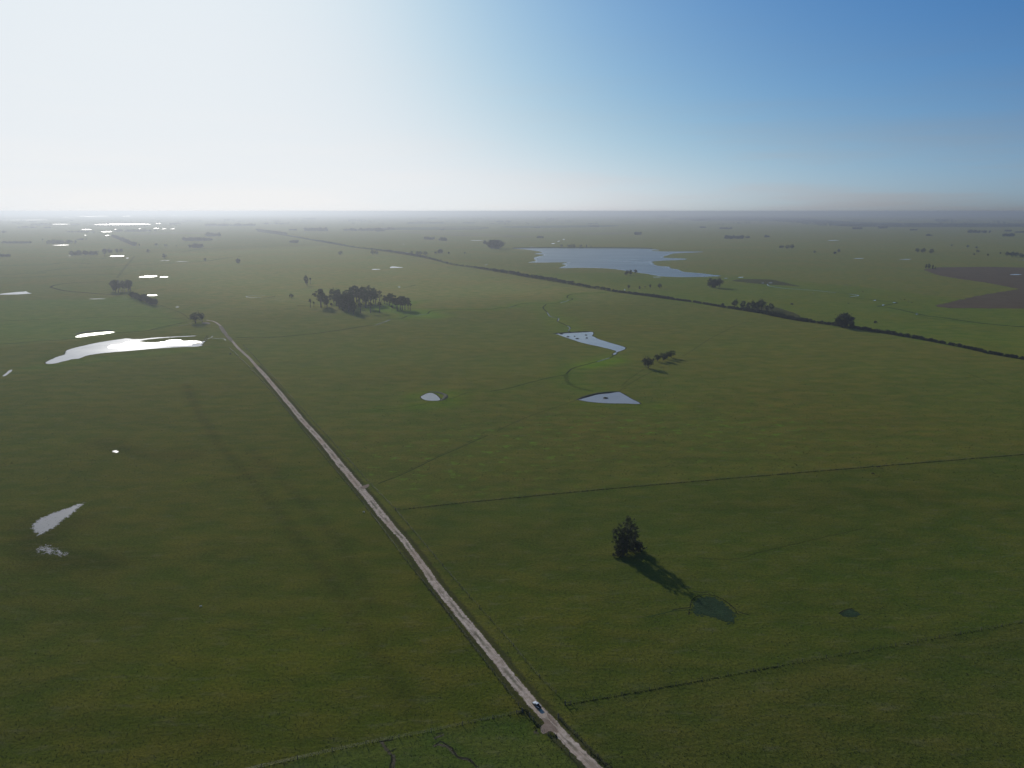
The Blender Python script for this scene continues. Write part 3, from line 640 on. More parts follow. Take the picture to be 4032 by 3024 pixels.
# trampled muddy margins
for px in (PONDA, PONDB, c3(1000, 1100, 2.19, [(1436, 1010), (1480, 985), (1520, 978), (1560, 986), (1590, 1008), (1608, 1042), (1540, 1048), (1475, 1042), (1440, 1024)]), BIG):
    strip('shore', px + [px[0]], 1.0 if px is not BIG else .8, 'shore', .050, step=2.0, wob=.3)
# earth dams and islets
def bankmound(name, px, half, height, mat='bank', kind='structure', off=0.0):
    C = catmull(PP(px), 2.5); n = len(C)
    T = np.gradient(C, axis=0); T /= np.linalg.norm(T, axis=1)[:, None] + 1e-9
    Nn = np.stack([-T[:, 1], T[:, 0]], 1)
    us = np.array([-1, -.62, -.25, .25, .62, 1]); zs = np.array([0, .55, 1, 1, .55, 0])
    taper = np.clip(np.minimum(np.arange(n), np.arange(n)[::-1]) / 3, 0.05, 1)
    V = []
    for i in range(n):
        for u, z in zip(us, zs):
            p = C[i] + Nn[i] * (u * half * (.6 + .4 * taper[i]) + rng.normal(0, .12))
            V.append((p[0], p[1], z * height * taper[i] * rng.uniform(.8, 1.15) - (.05 if z == 0 else 0)))
    k = len(us); i = np.arange(k - 1)[None, :] + k * np.arange(n - 1)[:, None]
    Fq = np.stack([i, i + 1, i + k + 1, i + k], -1).reshape(-1, 4)
    return tag(add(name, mesh_np(name, np.array(V), [Fq[:, ::-1]]), M[mat]), kind=kind)
bankmound('embankment', c3(2000, 780, 2.19, [(30, 433), (300, 430), (600, 430), (900, 431), (1150, 433), (1250, 437)]), 5, 3.0)
bankmound('embankment', c3(2000, 1180, 2.19, [(385, 293), (480, 287), (600, 280), (728, 275)]), 1.6, .8)
bankmound('embankment', c3(2000, 1180, 2.19, [(592, 862), (670, 836), (760, 813), (860, 801), (960, 791)]), 1.7, .8)
bankmound('embankment', c3(1000, 1100, 2.19, [(1500, 970), (1570, 972), (1625, 985), (1655, 1002), (1645, 1025), (1612, 1045)]), 2.0, .6)
bankmound('embankment', c3(0, 1180, 2.19, [(640, 300), (760, 278), (880, 268), (1000, 268)]), 2.0, .8)
def islet(px, wpx, hgt):
    x, y = P(*px); w = wm(px[0], px[1], wpx) / 2
    n = 14; V = [(0, 0, hgt)]; Fs = []
    for r, z in ((.45, .85), (.8, .4), (1, -.05)):
        for k in range(n):
            a = 2 * math.pi * k / n; rr = w * r * random.uniform(.85, 1.12)
            V.append((rr * math.cos(a), rr * math.sin(a) * .8, z * hgt * random.uniform(.8, 1.15)))
    T = [(0, 1 + k, 1 + (k + 1) % n) for k in range(n)]
    Q = [(1 + r * n + k, 1 + (r + 1) * n + k, 1 + (r + 1) * n + (k + 1) % n, 1 + r * n + (k + 1) % n) for r in range(2) for k in range(n)]
    tag(add('islet', mesh_np('islet', np.array(V), [np.array(T), np.array(Q)]), M['bank'], None, (x, y, 0)), kind='structure')
for px, w in (((460, 296), 36), ((518, 320), 28), ((598, 336), 34), ((673, 306), 24), ((680, 331), 24), ((575, 317), 12), ((842, 849), 50)):
    islet(c3(2000, 1180, 2.19, [px])[0], w / 2.19, .9)
islet(c3(0, 1180, 2.19, [(790, 299)])[0], 12, .8)
islet(c3(0, 1180, 2.19, [(1700, 378)])[0], 26, .35)

# ------------------------------------------------------------------ trees
def tube(V, Fs, a, b, ra, rb, n=6):
    a, b = np.array(a, float), np.array(b, float); d = b - a; d /= np.linalg.norm(d) + 1e-9
    s = np.cross(d, [0.3, .9, .1]); s /= np.linalg.norm(s); t = np.cross(d, s)
    o = len(V)
    for c, r in ((a, ra), (b, rb)):
        for k in range(n):
            w = 2 * math.pi * k / n; V.append(c + r * (math.cos(w) * s + math.sin(w) * t))
    for k in range(n): Fs.append((o + k, o + (k + 1) % n, o + n + (k + 1) % n, o + n + k))

def tree_meshes(nm, seed, h, base, rx, dens, leaf, shape, stems=1, mat='leaf', spread=.16):
    r = np.random.default_rng(seed)
    K = max(8, int(dens[0])); per = int(dens[1])
    cl = []
    while len(cl) < K:
        u = r.uniform(-1, 1, 3)
        if np.linalg.norm(u) > 1 or np.linalg.norm(u) < .35: continue
        z = base + (u[2] + 1) / 2 * (1 - base)
        f = {'plume': 1.0, 'ball': 1.0, 'cone': 1.25 - .75 * (u[2] + 1) / 2, 'vase': .55 + .55 * (u[2] + 1) / 2, 'dome': 1.12 - .3 * (u[2] + 1) / 2}[shape]
        cl.append((u[0] * rx * f * h, u[1] * rx * f * h, z * h * .94))
    cl = np.array(cl); leans = None
    if shape == 'plume':
        leans = []; pl = []
        for q in range(stems):
            ang = 2 * math.pi * (q + r.uniform(-.25, .25)) / stems + seed; hq = 1.0 if q == 0 else r.uniform(.62, .92)
            out = (.04 if q == 0 else r.uniform(.75, 1.15)) * rx * h
            leans.append(np.array([math.cos(ang) * out, math.sin(ang) * out, hq]))
            for k in range(K // stems):
                t = r.uniform(max(base, .12), .97)
                wd = rx * h * .30 * math.sin(math.pi * min(1, (t * 1.02) ** .8)) + .02 * h
                pl.append(np.array([math.cos(ang) * out * t ** .8, math.sin(ang) * out * t ** .8, t * hq * h]) + r.normal(0, 1, 3) * wd * np.array([1, 1, .5]))
        cl = np.array(pl); K = len(cl)
    lob = 1 + .22 * np.sin(3 * np.arctan2(cl[:, 1], cl[:, 0]) + seed) + r.normal(0, .1, K)
    if leans: lob[:] = 1
    cl[:, :2] *= lob[:, None]
    size = rx * h * spread * 2.1
    cs = r.uniform(.6, 1.35, K)
    cen = np.repeat(cl, per, 0); cr = np.repeat(cs, per)
    pts = cen + r.normal(0, .48, cen.shape) * (size * cr)[:, None] * np.array([1, 1, .8 if shape != 'vase' else 1.2])
    pts[:, 2] = np.maximum(pts[:, 2], h * .03)
    n = len(pts)
    A = r.normal(0, 1, (n, 3)); A /= np.linalg.norm(A, axis=1)[:, None]
    B = np.cross(A, r.normal(0, 1, (n, 3))); B /= np.linalg.norm(B, axis=1)[:, None]
    s = (leaf * r.uniform(.55, 1.3, n))[:, None]
    V = np.stack([pts + A * s, pts + B * s * .55, pts - A * s, pts - B * s * .55], 1).reshape(-1, 3)
    crown = mesh_np(nm + '_crown', V, [np.arange(4 * n).reshape(-1, 4)]); crown.materials.append(M[mat])
    TV, TF = [], []
    tr = h * .022 / math.sqrt(stems)
    for q in range(stems):
        ang = 2 * math.pi * q / stems + seed
        off = np.array([math.cos(ang), math.sin(ang), 0]) * (0 if stems == 1 else .03 * h)
        lean = off * 2.2 + np.array([r.normal(0, .02) * h, r.normal(0, .02) * h, 0])
        if leans: lean = leans[q] * np.array([1, 1, 0]); off = lean * .08
        p = [off * .4 + np.array([0, 0, -.1]), off * .5 + lean * .35 + np.array([0, 0, h * .33]), lean * .7 + np.array([0, 0, h * .6]), lean + np.array([0, 0, h * .86])]
        rr = [tr * 1.35, tr, tr * .65, tr * .2]
        for k in range(3): tube(TV, TF, p[k], p[k + 1], rr[k], rr[k + 1])
        for c in cl[r.permutation(K)[:max(4, 9 // stems)]]:
            t = np.clip(c[2] / h - .22, base * .6, .7); z = t * h
            s0 = np.array([lean[0] * t, lean[1] * t, z])
            mp = (s0 + c) / 2 + np.array([0, 0, -.02 * h])
            tube(TV, TF, s0, mp, tr * .42, tr * .26, 5); tube(TV, TF, mp, c, tr * .26, tr * .08, 5)
    trunk = mesh_np(nm + '_trunk', np.array(TV), [np.array(TF)]); trunk.materials.append(M['bark'])
    return trunk, crown, h

PROTO = {
    'tall': [tree_meshes('tall', s, 22, .34, .20, (34, 60), .55, 'ball', 1) for s in (1, 2, 3)],
    'slim': [tree_meshes('slim', s, 18, .55, .13, (16, 50), .5, 'ball', 1) for s in (4, 5)],
    'round': [tree_meshes('round', s, 14, .10, .46, (60, 60), .6, 'dome', 2, 'leaf_dark') for s in (6, 7)],
    'broad': [tree_meshes('broad', s, 14, .18, .42, (34, 50), .52, 'dome', 2) for s in (8, 9, 10)],
    'column': [tree_meshes('column', s, 20, .10, .21, (44, 60), .55, 'cone', 1) for s in (11, 12)],
    'spiky': [tree_meshes('spiky', s, 17, .08, .20, (112, 34), .25, 'plume', 4, 'leaf', .10) for s in (14, 15, 16, 17)],
    'oval': [tree_meshes('oval', 18, 20, .06, .44, (110, 70), 1.0, 'ball', 2, 'leaf_dark')],
}
BUSH = [tree_meshes('bush', s, 3.4, .02, .72, (26, 30), .34, 'dome', 1, 'leaf_dark', .2)[1] for s in (21, 22, 23, 24)]
FAR = [tree_meshes('fartree', s, 20, .12, .24, (14, 12), 2.0, 'dome', 1, 'leaf_far', .24)[1] for s in (31, 32)]

def tree(x, y, hpx, kind, label, group=None, wfac=1.0, name='tree', hmetre=None, rz=None, var=None):
    pr = PROTO[kind]; trunk, crown, h0 = pr[random.randrange(len(pr)) if var is None else var % len(pr)]
    gx, gy = P(x, y); s = (hmetre or hm(x, y, hpx)) / h0
    o = empty(name, (gx, gy, 0), random.uniform(0, 6.28) if rz is None else rz)
    o.scale = (s * wfac, s * wfac, s)
    add('trunk', trunk, None, o); add('crown', crown, None, o)
    return tag(o, label, 'tree', group)

def bush(x, y, hpx, label, group=None, wfac=1.0, xy=None, hmetre=None):
    me = random.choice(BUSH); gx, gy = xy or P(x, y); s = (hmetre or hm(x, y, hpx)) / 3.4
    o = add('bush', me, None, None, (gx, gy, 0)); o.rotation_euler = (0, 0, random.uniform(0, 6.28)); o.scale = (s * wfac, s * wfac, s)
    return tag(o, label, 'bush', group)

# the near clump in the lower right pasture
NG = 'trees of the near clump'
tree(2466, 2176, 140, 'spiky', 'tallest central tree of the near dark clump casting the long shadow', NG, 1.0, var=0, rz=.4)
tree(2436, 2180, 118, 'spiky', 'left tree of the near dark clump in the lower right pasture', NG, 1.1, var=1, rz=1.9)
tree(2494, 2168, 104, 'spiky', 'right leaning tree of the near dark clump above the marshy pond', NG, 1.2, var=2, rz=3.3)
tree(2452, 2190, 92, 'spiky', 'lowest front tree of the near dark clump', NG, 1.25, var=3, rz=5.0)
bush(2510, 2172, 32, 'round dark bush at the right foot of the near tree clump', None, 1.1)
bush(2432, 2192, 20, 'small low bush at the left foot of the near tree clump', None, 1.0)
# the pair group right of the middle
for x, y, h, k, w, l in ((2552, 1450, 46, 'broad', 1.0, 'largest tree at the left end of the short row beside two ponds'), (2540, 1446, 34, 'tall', 1.2, 'small tree tucked left of the largest tree in the short row'), (2572, 1436, 26, 'slim', 1.3, 'thin bare young tree in the gap of the short row'), (2589, 1424, 30, 'broad', .9, 'pale green tree left of centre in the short row'),
                      (2611, 1421, 34, 'broad', .95, 'dark tree in the centre of the short row'), (2627, 1414, 32, 'broad', .85, 'second tree from the right end of the short row'), (2643, 1409, 32, 'broad', 1.0, 'dark tree at the right end of the short row')):
    tree(x, y, h, k, l, 'short row of trees beside the two ponds', w)
# the big grove: (crop x, base y, top y, kind)
GR = c3(1000, 780, 2.19, [(0, 0)])
GL = [(578, 942, 788, 'tall', 1.25), (612, 936, 838, 'broad', .8), (632, 944, 842, 'tall', 1.1), (668, 928, 905, 'round', .8), (690, 905, 785, 'broad', .8), (712, 930, 800, 'tall', 1.3), (738, 948, 812, 'column', 1.3), (730, 905, 790, 'tall', 1.2), (772, 968, 825, 'column', 1.3), (800, 950, 800, 'tall', 1.2), (818, 978, 820, 'column', 1.3), (842, 975, 835, 'column', 1.1), (860, 1000, 880, 'column', .9), (835, 930, 800, 'tall', 1.2),
      (862, 905, 758, 'tall', 1.25), (885, 900, 765, 'tall', 1.1), (912, 915, 785, 'tall', 1.2), (940, 905, 772, 'tall', 1.25), (962, 945, 800, 'tall', 1.1), (985, 900, 758, 'tall', .9), (1008, 920, 800, 'tall', 1.2), (1032, 902, 780, 'tall', 1.1), (1050, 915, 795, 'tall', 1.0), (1083, 892, 795, 'slim', 1.2), (1098, 895, 830, 'slim', 1.1), (1126, 912, 840, 'tall', 1.1), (1148, 920, 850, 'tall', 1.1), (1170, 925, 825, 'tall', 1.2), (1200, 950, 830, 'tall', 1.25),
      (1226, 955, 862, 'tall', 1.1), (1262, 962, 848, 'tall', 1.1), (1280, 968, 850, 'tall', 1.0), (1303, 962, 852, 'tall', 1.1), (1330, 962, 862, 'tall', 1.0), (1350, 972, 905, 'slim', 1.2),
      (920, 992, 900, 'slim', 1.3), (1005, 990, 900, 'slim', 1.4), (1086, 986, 898, 'slim', 1.4), (1190, 975, 925, 'slim', 1.4), (1236, 975, 890, 'slim', 1.4), (905, 945, 870, 'slim', 1.2), (975, 950, 865, 'slim', 1.3)]
for i, (cx_, by, ty, k, w) in enumerate(GL):
    x, y = c3(1000, 780, 2.19, [(cx_, by)])[0]
    lab = 'eucalyptus in the dense body of the large grove'
    if i == 0: lab = 'tall separate eucalyptus at the left end of the large grove'
    elif i == 3: lab = 'low round bushy tree in the left gap of the large grove'
    elif i == 12: lab = 'front most dark tree at the lower tip of the large grove'
    elif i == 34: lab = 'thin last tree at the right end of the large grove'
    elif i in (35, 36, 37): lab = ('first', 'second', 'third')[i - 35] + ' bare stemmed tree from the left standing before the large grove'
    elif k == 'slim': lab = 'slender bare stemmed eucalyptus on the edge of the large grove'
    elif cx_ > 1110: lab = 'eucalyptus in the open right part of the large grove'
    tree(x, y, (by - ty) / 2.19 * 1.08, k, lab, 'large eucalyptus grove', w)
LONE = [  # x, base y, h px, kind, width, label
    (1206, 1123, 42, 'column', .8, 'tallest of the spindly trees beyond the large grove'), (1212, 1124, 32, 'slim', 1.0, 'bare stem tree beside the tallest spindly tree'), (1223, 1118, 26, 'slim', 1.2, 'short spindly tree at the right of its trio'),
    (1148, 1174, 18, 'broad', 1.0, 'small leaning tree alone left of the large grove'), (1222, 1211, 36, 'slim', 1.2, 'taller of two thin trees left of the large grove'), (1236, 1210, 25, 'slim', 1.0, 'shorter of two thin trees left of the large grove'),
    (770, 1272, 44, 'broad', 1.15, 'dark broad tree at the top end of the dirt road'), (796, 1268, 38, 'tall', 1.35, 'open crowned tree right of the broad tree at the road end'),
    (584, 997, 17, 'broad', .9, 'small far tree above the thin left ponds'), (647, 1017, 20, 'broad', 1.1, 'round far tree right of the shining pond'), (808, 1029, 14, 'broad', .9, 'small tree on the far left ditch line'), (938, 1036, 19, 'round', .9, 'low wide tree alone on the left plain'),
    (1341, 1005, 18, 'broad', 1.1, 'round tree alone left of the hedge line'), (1467, 1003, 21, 'broad', 1.0, 'left tree of the pair below the hedge line'), (1482, 1002, 16, 'broad', 1.0, 'right tree of the pair below the hedge line'),
    (1621, 1004, 17, 'broad', .9, 'leftmost tree of the row just beyond the hedge'), (1643, 1006, 18, 'broad', 1.1, 'second tree of the row just beyond the hedge'), (1656, 1005, 17, 'broad', 1.0, 'third tree of the row just beyond the hedge'), (1675, 1005, 16, 'broad', 1.2, 'rightmost tree of the row just beyond the hedge'),
    (1733, 999, 18, 'round', 1.2, 'domed tree cluster left of the lake'), (1715, 999, 9, 'round', 1.2, 'low round tree touching the domed tree'), (1767, 999, 7, 'round', 1.2, 'tiny round tree right of the domed tree'), (1830, 999, 6, 'round', 1.0, 'tiny lone tree between the domed tree and the lake'),
    (1949, 979, 35, 'oval', 1.75, 'large dense oval tree clump beyond the lake corner'), (1909, 962, 15, 'round', .9, 'small tree left of the large oval clump'),
    (2470, 1083, 20, 'tall', 1.5, 'left tree of the clump on the near lake shore'), (2482, 1083, 22, 'broad', .8, 'middle tree of the clump on the near lake shore'), (2502, 1082, 22, 'tall', 1.4, 'separate right tree of the lake shore clump'), (2464, 1085, 15, 'broad', .9, 'low tree at the left foot of the lake shore clump'),
    (2475, 1139, 18, 'tall', 1.5, 'first tree from the left of the loose row past the hedge'), (2518, 1139, 14, 'broad', .8, 'second tree of the loose row past the hedge'), (2539, 1138, 12, 'slim', 1.5, 'third and smallest tree of the loose row past the hedge'), (2560, 1137, 18, 'tall', 1.2, 'fourth tree of the loose row past the hedge'), (2597, 1136, 22, 'broad', .9, 'last and largest tree of the loose row past the hedge'),
    (2795, 1131, 38, 'column', 1.5, 'left half of the big bushy clump right of the lake'), (2812, 1133, 36, 'round', .9, 'middle of the big bushy clump right of the lake'), (2832, 1133, 40, 'broad', .85, 'right half of the big bushy clump right of the lake'),
    (2845, 1206, 13, 'round', .9, 'small round tree beside the hedge before the tree bank'),
    (2893, 1212, 34, 'broad', .8, 'first left tree of the bank of trees on the hedge'), (2925, 1216, 34, 'broad', .8, 'second tree of the bank of trees on the hedge'), (2945, 1220, 32, 'column', 1.3, 'third tree of the bank of trees on the hedge'), (2963, 1222, 40, 'broad', .8, 'fourth tree of the bank of trees on the hedge'), (2980, 1224, 38, 'column', 1.4, 'fifth tree of the bank of trees on the hedge'), (2998, 1222, 46, 'broad', .85, 'tallest tree of the bank of trees on the hedge'), (3035, 1222, 30, 'broad', .85, 'last right tree of the bank of trees on the hedge'), (3020, 1226, 26, 'column', 1.3, 'low tree left of the last tree in the hedge bank'),
    (3322, 1289, 58, 'round', 1.1, 'big dark round tree rising from the hedge on the right'), (3352, 1292, 38, 'broad', .6, 'smaller tree merged with the right side of the big hedge tree'), (3296, 1286, 36, 'round', .7, 'low tree merged with the left side of the big hedge tree'),
    (3611, 995, 19, 'broad', .9, 'left tree of the three tree clump right of the lake plain'), (3634, 997, 22, 'broad', 1.0, 'middle tree of the three tree clump right of the lake plain'), (3667, 999, 20, 'broad', .9, 'right separate tree of the three tree clump'),
    (3646, 1058, 20, 'column', 1.0, 'left tree by the ploughed field corner'), (3657, 1058, 21, 'broad', .7, 'broad tree by the ploughed field corner'), (3672, 1060, 20, 'column', .7, 'narrow pointed tree by the ploughed field corner'), (3682, 1062, 14, 'column', .7, 'shortest pointed tree by the ploughed field corner'),
    (3082, 979, 14, 'broad', 1.0, 'left tree of the dark far clump right of the lake'), (3100, 980, 16, 'broad', 1.1, 'middle tree of the dark far clump right of the lake'), (3118, 980, 19, 'broad', 1.1, 'right tree of the dark far clump right of the lake'), (3073, 977, 10, 'round', 1.0, 'lowest tree of the dark far clump right of the lake'),
    (3207, 997, 11, 'broad', .9, 'tiny round lone tree right of the dark far clump'), (3302, 994, 14, 'broad', 1.0, 'upper tree of the far slanted pair'), (3287, 1000, 10, 'round', 1.1, 'lower tree of the far slanted pair'),
    (3747, 969, 7, 'broad', 1.2, 'first tiny tree of the scattered far right group'), (3810, 975, 12, 'broad', 1.0, 'second tiny tree of the scattered far right group'), (3845, 979, 9, 'broad', 1.3, 'flat tiny tree of the scattered far right group'), (3849, 995, 12, 'broad', 1.2, 'dark middle tree of the scattered far right group'), (3835, 1005, 9, 'broad', 1.0, 'lower left tree of the scattered far right group'), (3889, 1008, 10, 'broad', .9, 'lower right tree of the scattered far right group'), (3938, 1001, 9, 'broad', .9, 'tiny tree next to the grove at the right edge'),
    (3965, 1010, 20, 'broad', 1.0, 'left tree of the grove at the right edge'), (3984, 1012, 22, 'broad', 1.1, 'second tree of the grove at the right edge'), (4000, 1012, 20, 'broad', 1.0, 'third tree of the grove at the right edge'), (4020, 1015, 19, 'broad', 1.2, 'last tree of the grove cut by the right edge'),
    (2210, 974, 12, 'broad', 1.1, 'first tree from the left on the lake dam'), (2240, 975, 12, 'broad', 1.0, 'second tree on the lake dam'), (2250, 975, 13, 'broad', 1.0, 'third tree on the lake dam'), (2260, 976, 15, 'broad', .9, 'dark fourth tree on the lake dam'), (2287, 975, 13, 'broad', 1.0, 'fifth tree on the lake dam'), (2309, 975, 12, 'column', 1.2, 'sixth tree on the lake dam'), (2327, 975, 10, 'column', .9, 'seventh and thinnest tree on the lake dam'),
    (550, 977, 17, 'slim', 1.4, 'spindly left tree of the far scattered row'), (614, 971, 13, 'tall', 1.4, 'second tree of the far scattered row'), (620, 972, 14, 'slim', 1.5, 'third tree of the far scattered row'), (650, 972, 11, 'tall', 1.4, 'fourth tree of the far scattered row'), (656, 973, 11, 'tall', 1.3, 'fifth tree of the far scattered row'), (696, 974, 11, 'slim', 1.2, 'last thin tree of the far scattered row'),
    (169, 953, 14, 'slim', 1.4, 'thin tree left of the dark far plantation'), (121, 957, 6, 'round', 1.3, 'tiny round tree by the flat far grove'), (412, 1008, 26, 'tall', 1.2, 'tree standing before the right part of the left plain grove'),
]
for x, y, h, k, w, l in LONE: tree(x, y, h, k, l, None, w)
for i, (x, y, h, k) in enumerate(((446, 1147, 44, 'tall'), (455, 1150, 52, 'column'), (466, 1150, 50, 'tall'), (482, 1146, 36, 'tall'), (490, 1148, 46, 'tall'), (505, 1146, 48, 'column'), (514, 1145, 44, 'tall'), (475, 1150, 30, 'slim'))):
    tree(x, y, h, k, 'tall eucalyptus of the pale clump above the dark slanting row', 'pale eucalyptus clump on the left', 1.15)
for i, (x, y, h, l) in enumerate(((523, 1172, 24, 'first upper left tree of the dark slanting row'), (538, 1177, 25, 'second tree of the dark slanting row'), (553, 1183, 22, 'third tree of the dark slanting row'), (568, 1188, 30, 'fourth and tallest tree of the dark slanting row'), (584, 1194, 26, 'fifth tree of the dark slanting row'), (598, 1199, 26, 'sixth tree of the dark slanting row'), (611, 1202, 27, 'last lower right tree of the dark slanting row'))):
    tree(x, y, h, 'round', l, 'dark slanting row of trees', .95)
bush(3446, 1272, 9, 'round black bush alone in the field beyond the hedge', None, .8)
bush(3118, 1199, 5, 'small dark shrub in the field above the big hedge tree', None, 1.4)

# hedge bushes: the near ones one by one, the far ones as one mass
HC = catmull(PP(HEDGE), 4.0)
seg = np.concatenate([[0], np.cumsum(np.linalg.norm(np.diff(HC, axis=0), axis=1))])
start_near = seg[np.argmin(np.linalg.norm(HC - np.array(P(2411, 1147)), axis=1))]
d = start_near; k = 0
while d < seg[-1] and k < 290:
    x = np.interp(d, seg, HC[:, 0]); y = np.interp(d, seg, HC[:, 1])
    f = np.clip(.75 + .55 * math.sin(d * .021) * math.sin(d * .0063 + 1) + random.uniform(-.2, .3), .68, 1.4)
    bush(0, 0, 0, 'dark bush of the hedge row crossing the right of the plain', 'bushes of the hedge row', random.uniform(.85, 1.15), (x + random.gauss(0, 1.2), y + random.gauss(0, 1.2)), 4.3 * f)
    d += random.uniform(2.5, 3.5) * (.7 + .3 * f); k += 1
def merge(name, mesh_src, items):
    """one mesh holding scaled copies of small crowns"""
    Vs, Fs, off = [], [], 0
    for (x, y, sx, sz, rz, src) in items:
        v = src[0]; c, s = math.cos(rz), math.sin(rz)
        Vs.append(np.stack([x + sx * (c * v[:, 0] - s * v[:, 1]), y + sx * (s * v[:, 0] + c * v[:, 1]), sz * v[:, 2]], 1))
        Fs.append(src[1] + off); off += len(v)
    return mesh_np(name, np.concatenate(Vs), [np.concatenate(Fs)])
def arr(me):
    v = np.empty(len(me.vertices) * 3, np.float32); me.vertices.foreach_get('co', v)
    l = np.empty(len(me.loops), np.int32); me.loops.foreach_get('vertex_index', l)
    return v.reshape(-1, 3), l.reshape(-1, 4)
FARA = [arr(m) for m in FAR]
it = []; d = 0
while d < start_near:
    x = np.interp(d, seg, HC[:, 0]); y = np.interp(d, seg, HC[:, 1])
    if 0 <= d < 1800: hgt = random.uniform(9, 22) if d < 1100 else random.uniform(2, 5)
    else: hgt = 5.0 + 2.2 * math.sin(d * .006) + random.uniform(-1.5, 2.0)
    it.append((x + random.gauss(0, 2.5), y + random.gauss(0, 2.5), hgt / 11, hgt / 20, random.uniform(0, 6.28), random.choice(FARA)))
    d += random.uniform(3.5, 7)
tag(add('hedge', merge('hedge', None, it), M['leaf_dark']), 'far end of the dark hedge running to the horizon', 'hedge', kind='stuff')

# far groves that read as one mass
def grove(x0, x1, yb, hpx, label, dep=None, yb1=None, fill=1.0):
    it = []; yb1 = yb if yb1 is None else yb1
    w = abs(P(x1, yb1)[0] - P(x0, yb)[0]); H = hm(CX, (yb + yb1) / 2, hpx)
    n = int(min(420, max(6, w / (H * .33) * 2.8 * fill)))
    for i in range(n):
        t = random.random(); x, y = P(x0 + (x1 - x0) * t, yb + (yb1 - yb) * t)
        y += random.uniform(0, dep or min(120, max(20, w * .3)))
        h = H * random.uniform(.62, 1.0) * (.88 + .22 * math.sin(t * 17 + x0) * math.sin(t * 41 + yb))
        it.append((x, y, h / 20 * random.uniform(1.0, 1.5), h / 20, random.uniform(0, 6.28), random.choice(FARA)))
    tag(add('grove', merge('grove', None, it), M['leaf_far']), label, 'grove', kind='stuff')
for g in ((278, 380, 1007, 24, 'dense far grove over the shining pond on the left plain', None, 1004), (382, 450, 995, 20, 'open right end of the far left plain grove', 60, 996, .5), (180, 272, 961, 20, 'dark far plantation block on the left', 60), (0, 105, 959, 11, 'low flat far grove at the left edge'), (0, 28, 1012, 17, 'grove cut by the left edge of the picture'),
          (440, 527, 932, 14, 'slanting far tree line running down to the right', 20, 969), (717, 824, 949, 17, 'square far plantation on the left plain'), (808, 870, 931, 18, 'peaked far grove above the square plantation'), (735, 797, 976, 20, 'far grove below the square plantation'),
          (121, 196, 888, 11, 'hazy grove near the left horizon'), (64, 132, 899, 12, 'scattered hazy grove near the left horizon', None, None, .4), (170, 196, 899, 8, 'tiny hazy grove left of the long pond'), (278, 310, 886, 7, 'tiny hazy grove between two shining ponds'), (667, 708, 885, 9, 'small hazy grove right of the long pond'), (0, 18, 917, 13, 'hazy grove at the left edge below the horizon'),
          (263, 365, 916, 10, 'hazy trees around the small shining ponds', None, None, .4), (445, 600, 913, 12, 'hazy farm trees right of the shining ponds', None, None, .6), (300, 335, 945, 8, 'small hazy grove under the shining ponds', None, None, .5), (806, 1000, 891, 13, 'long hazy grove beyond the left plain'), (880, 900, 869, 8, 'tiny grove under the bright horizon'), (735, 790, 872, 7, 'thin hazy grove line near the bright horizon', None, None, .5),
          (1140, 1172, 957, 17, 'squat far grove just left of the hedge line'), (1196, 1290, 911, 18, 'dense hazy plantation beyond the hedge'), (1137, 1165, 908, 9, 'small grove left of the hazy plantation'), (1349, 1475, 910, 14, 'long hazy grove right of the plantation', None, None, .8), (1476, 1514, 912, 17, 'dark hazy grove at the end of the long one'), (1516, 1548, 906, 13, 'small hazy grove after the dark one'),
          (1600, 1747, 881, 8, 'thin long grove near the middle horizon'), (1820, 1870, 880, 6, 'short grove near the middle horizon'), (1950, 2010, 876, 9, 'hazy grove right of the middle horizon', None, None, .5), (1673, 1712, 944, 14, 'far grove above the lake on the left'), (1726, 1758, 949, 18, 'spiky far grove left of the lake'), (1736, 1748, 907, 9, 'tiny far trees above the yellow field'),
          (2112, 2139, 938, 12, 'small far grove above the lake'), (2108, 2126, 899, 9, 'tiny grove beyond the yellow fields'), (2493, 2525, 925, 15, 'far grove above the lake middle'), (2322, 2358, 895, 11, 'hazy grove above the lake middle'), (2856, 2930, 941, 18, 'dark dense far grove beyond the lake right'), (2940, 2954, 938, 11, 'little trees beside the dark dense far grove'), (2838, 2886, 903, 12, 'spiky hazy grove beyond the lake right', None, None, .6), (2758, 2780, 898, 8, 'tiny hazy trees beyond the lake right'), (2735, 2775, 870, 8, 'hazy block grove near the right horizon'),
          (3012, 3030, 935, 13, 'small far grove near the dark woodland'), (3360, 3396, 903, 12, 'far grove below the woodland band'), (3463, 3492, 900, 11, 'second far grove below the woodland band'), (3588, 3611, 908, 9, 'third far grove below the woodland band'), (3652, 3672, 929, 9, 'low far grove on the right plain'), (3817, 3907, 918, 17, 'long far grove of tall slender trees', 40, None, .5), (3952, 4003, 931, 15, 'dark far grove near the right edge'), (3962, 3984, 912, 8, 'small grove above the dark right edge grove'), (4000, 4040, 916, 7, 'low hazy grove at the right edge'), (3690, 3755, 870, 9, 'hazy plantation near the right horizon'), (3530, 3570, 848, 9, 'hazy block on the right horizon'),
          (3395, 3590, 846, 7, 'thin hazy wood on the right horizon', None, None, .5), (3165, 3208, 845, 6, 'small hazy wood on the right horizon'), (2320, 2370, 846, 5, 'faint wood on the middle horizon'), (2460, 2540, 845, 7, 'faint long wood on the middle horizon'), (1370, 1440, 870, 6, 'faint grove left of the middle horizon'), (1190, 1240, 864, 6, 'faint grove under the pale horizon'), (1080, 1100, 874, 7, 'faint small grove under the pale horizon'),
          (1500, 1550, 850, 5, 'faint wood above the middle plain'), (1680, 1720, 862, 6, 'faint grove above the middle plain'), (2040, 2090, 846, 5, 'faint wood above the lake horizon'), (2150, 2200, 865, 6, 'faint grove high above the lake'), (2590, 2640, 853, 6, 'faint grove high above the lake right'), (1040, 1130, 884, 9, 'faint hazy trees beyond the hedge end', None, None, .5)):
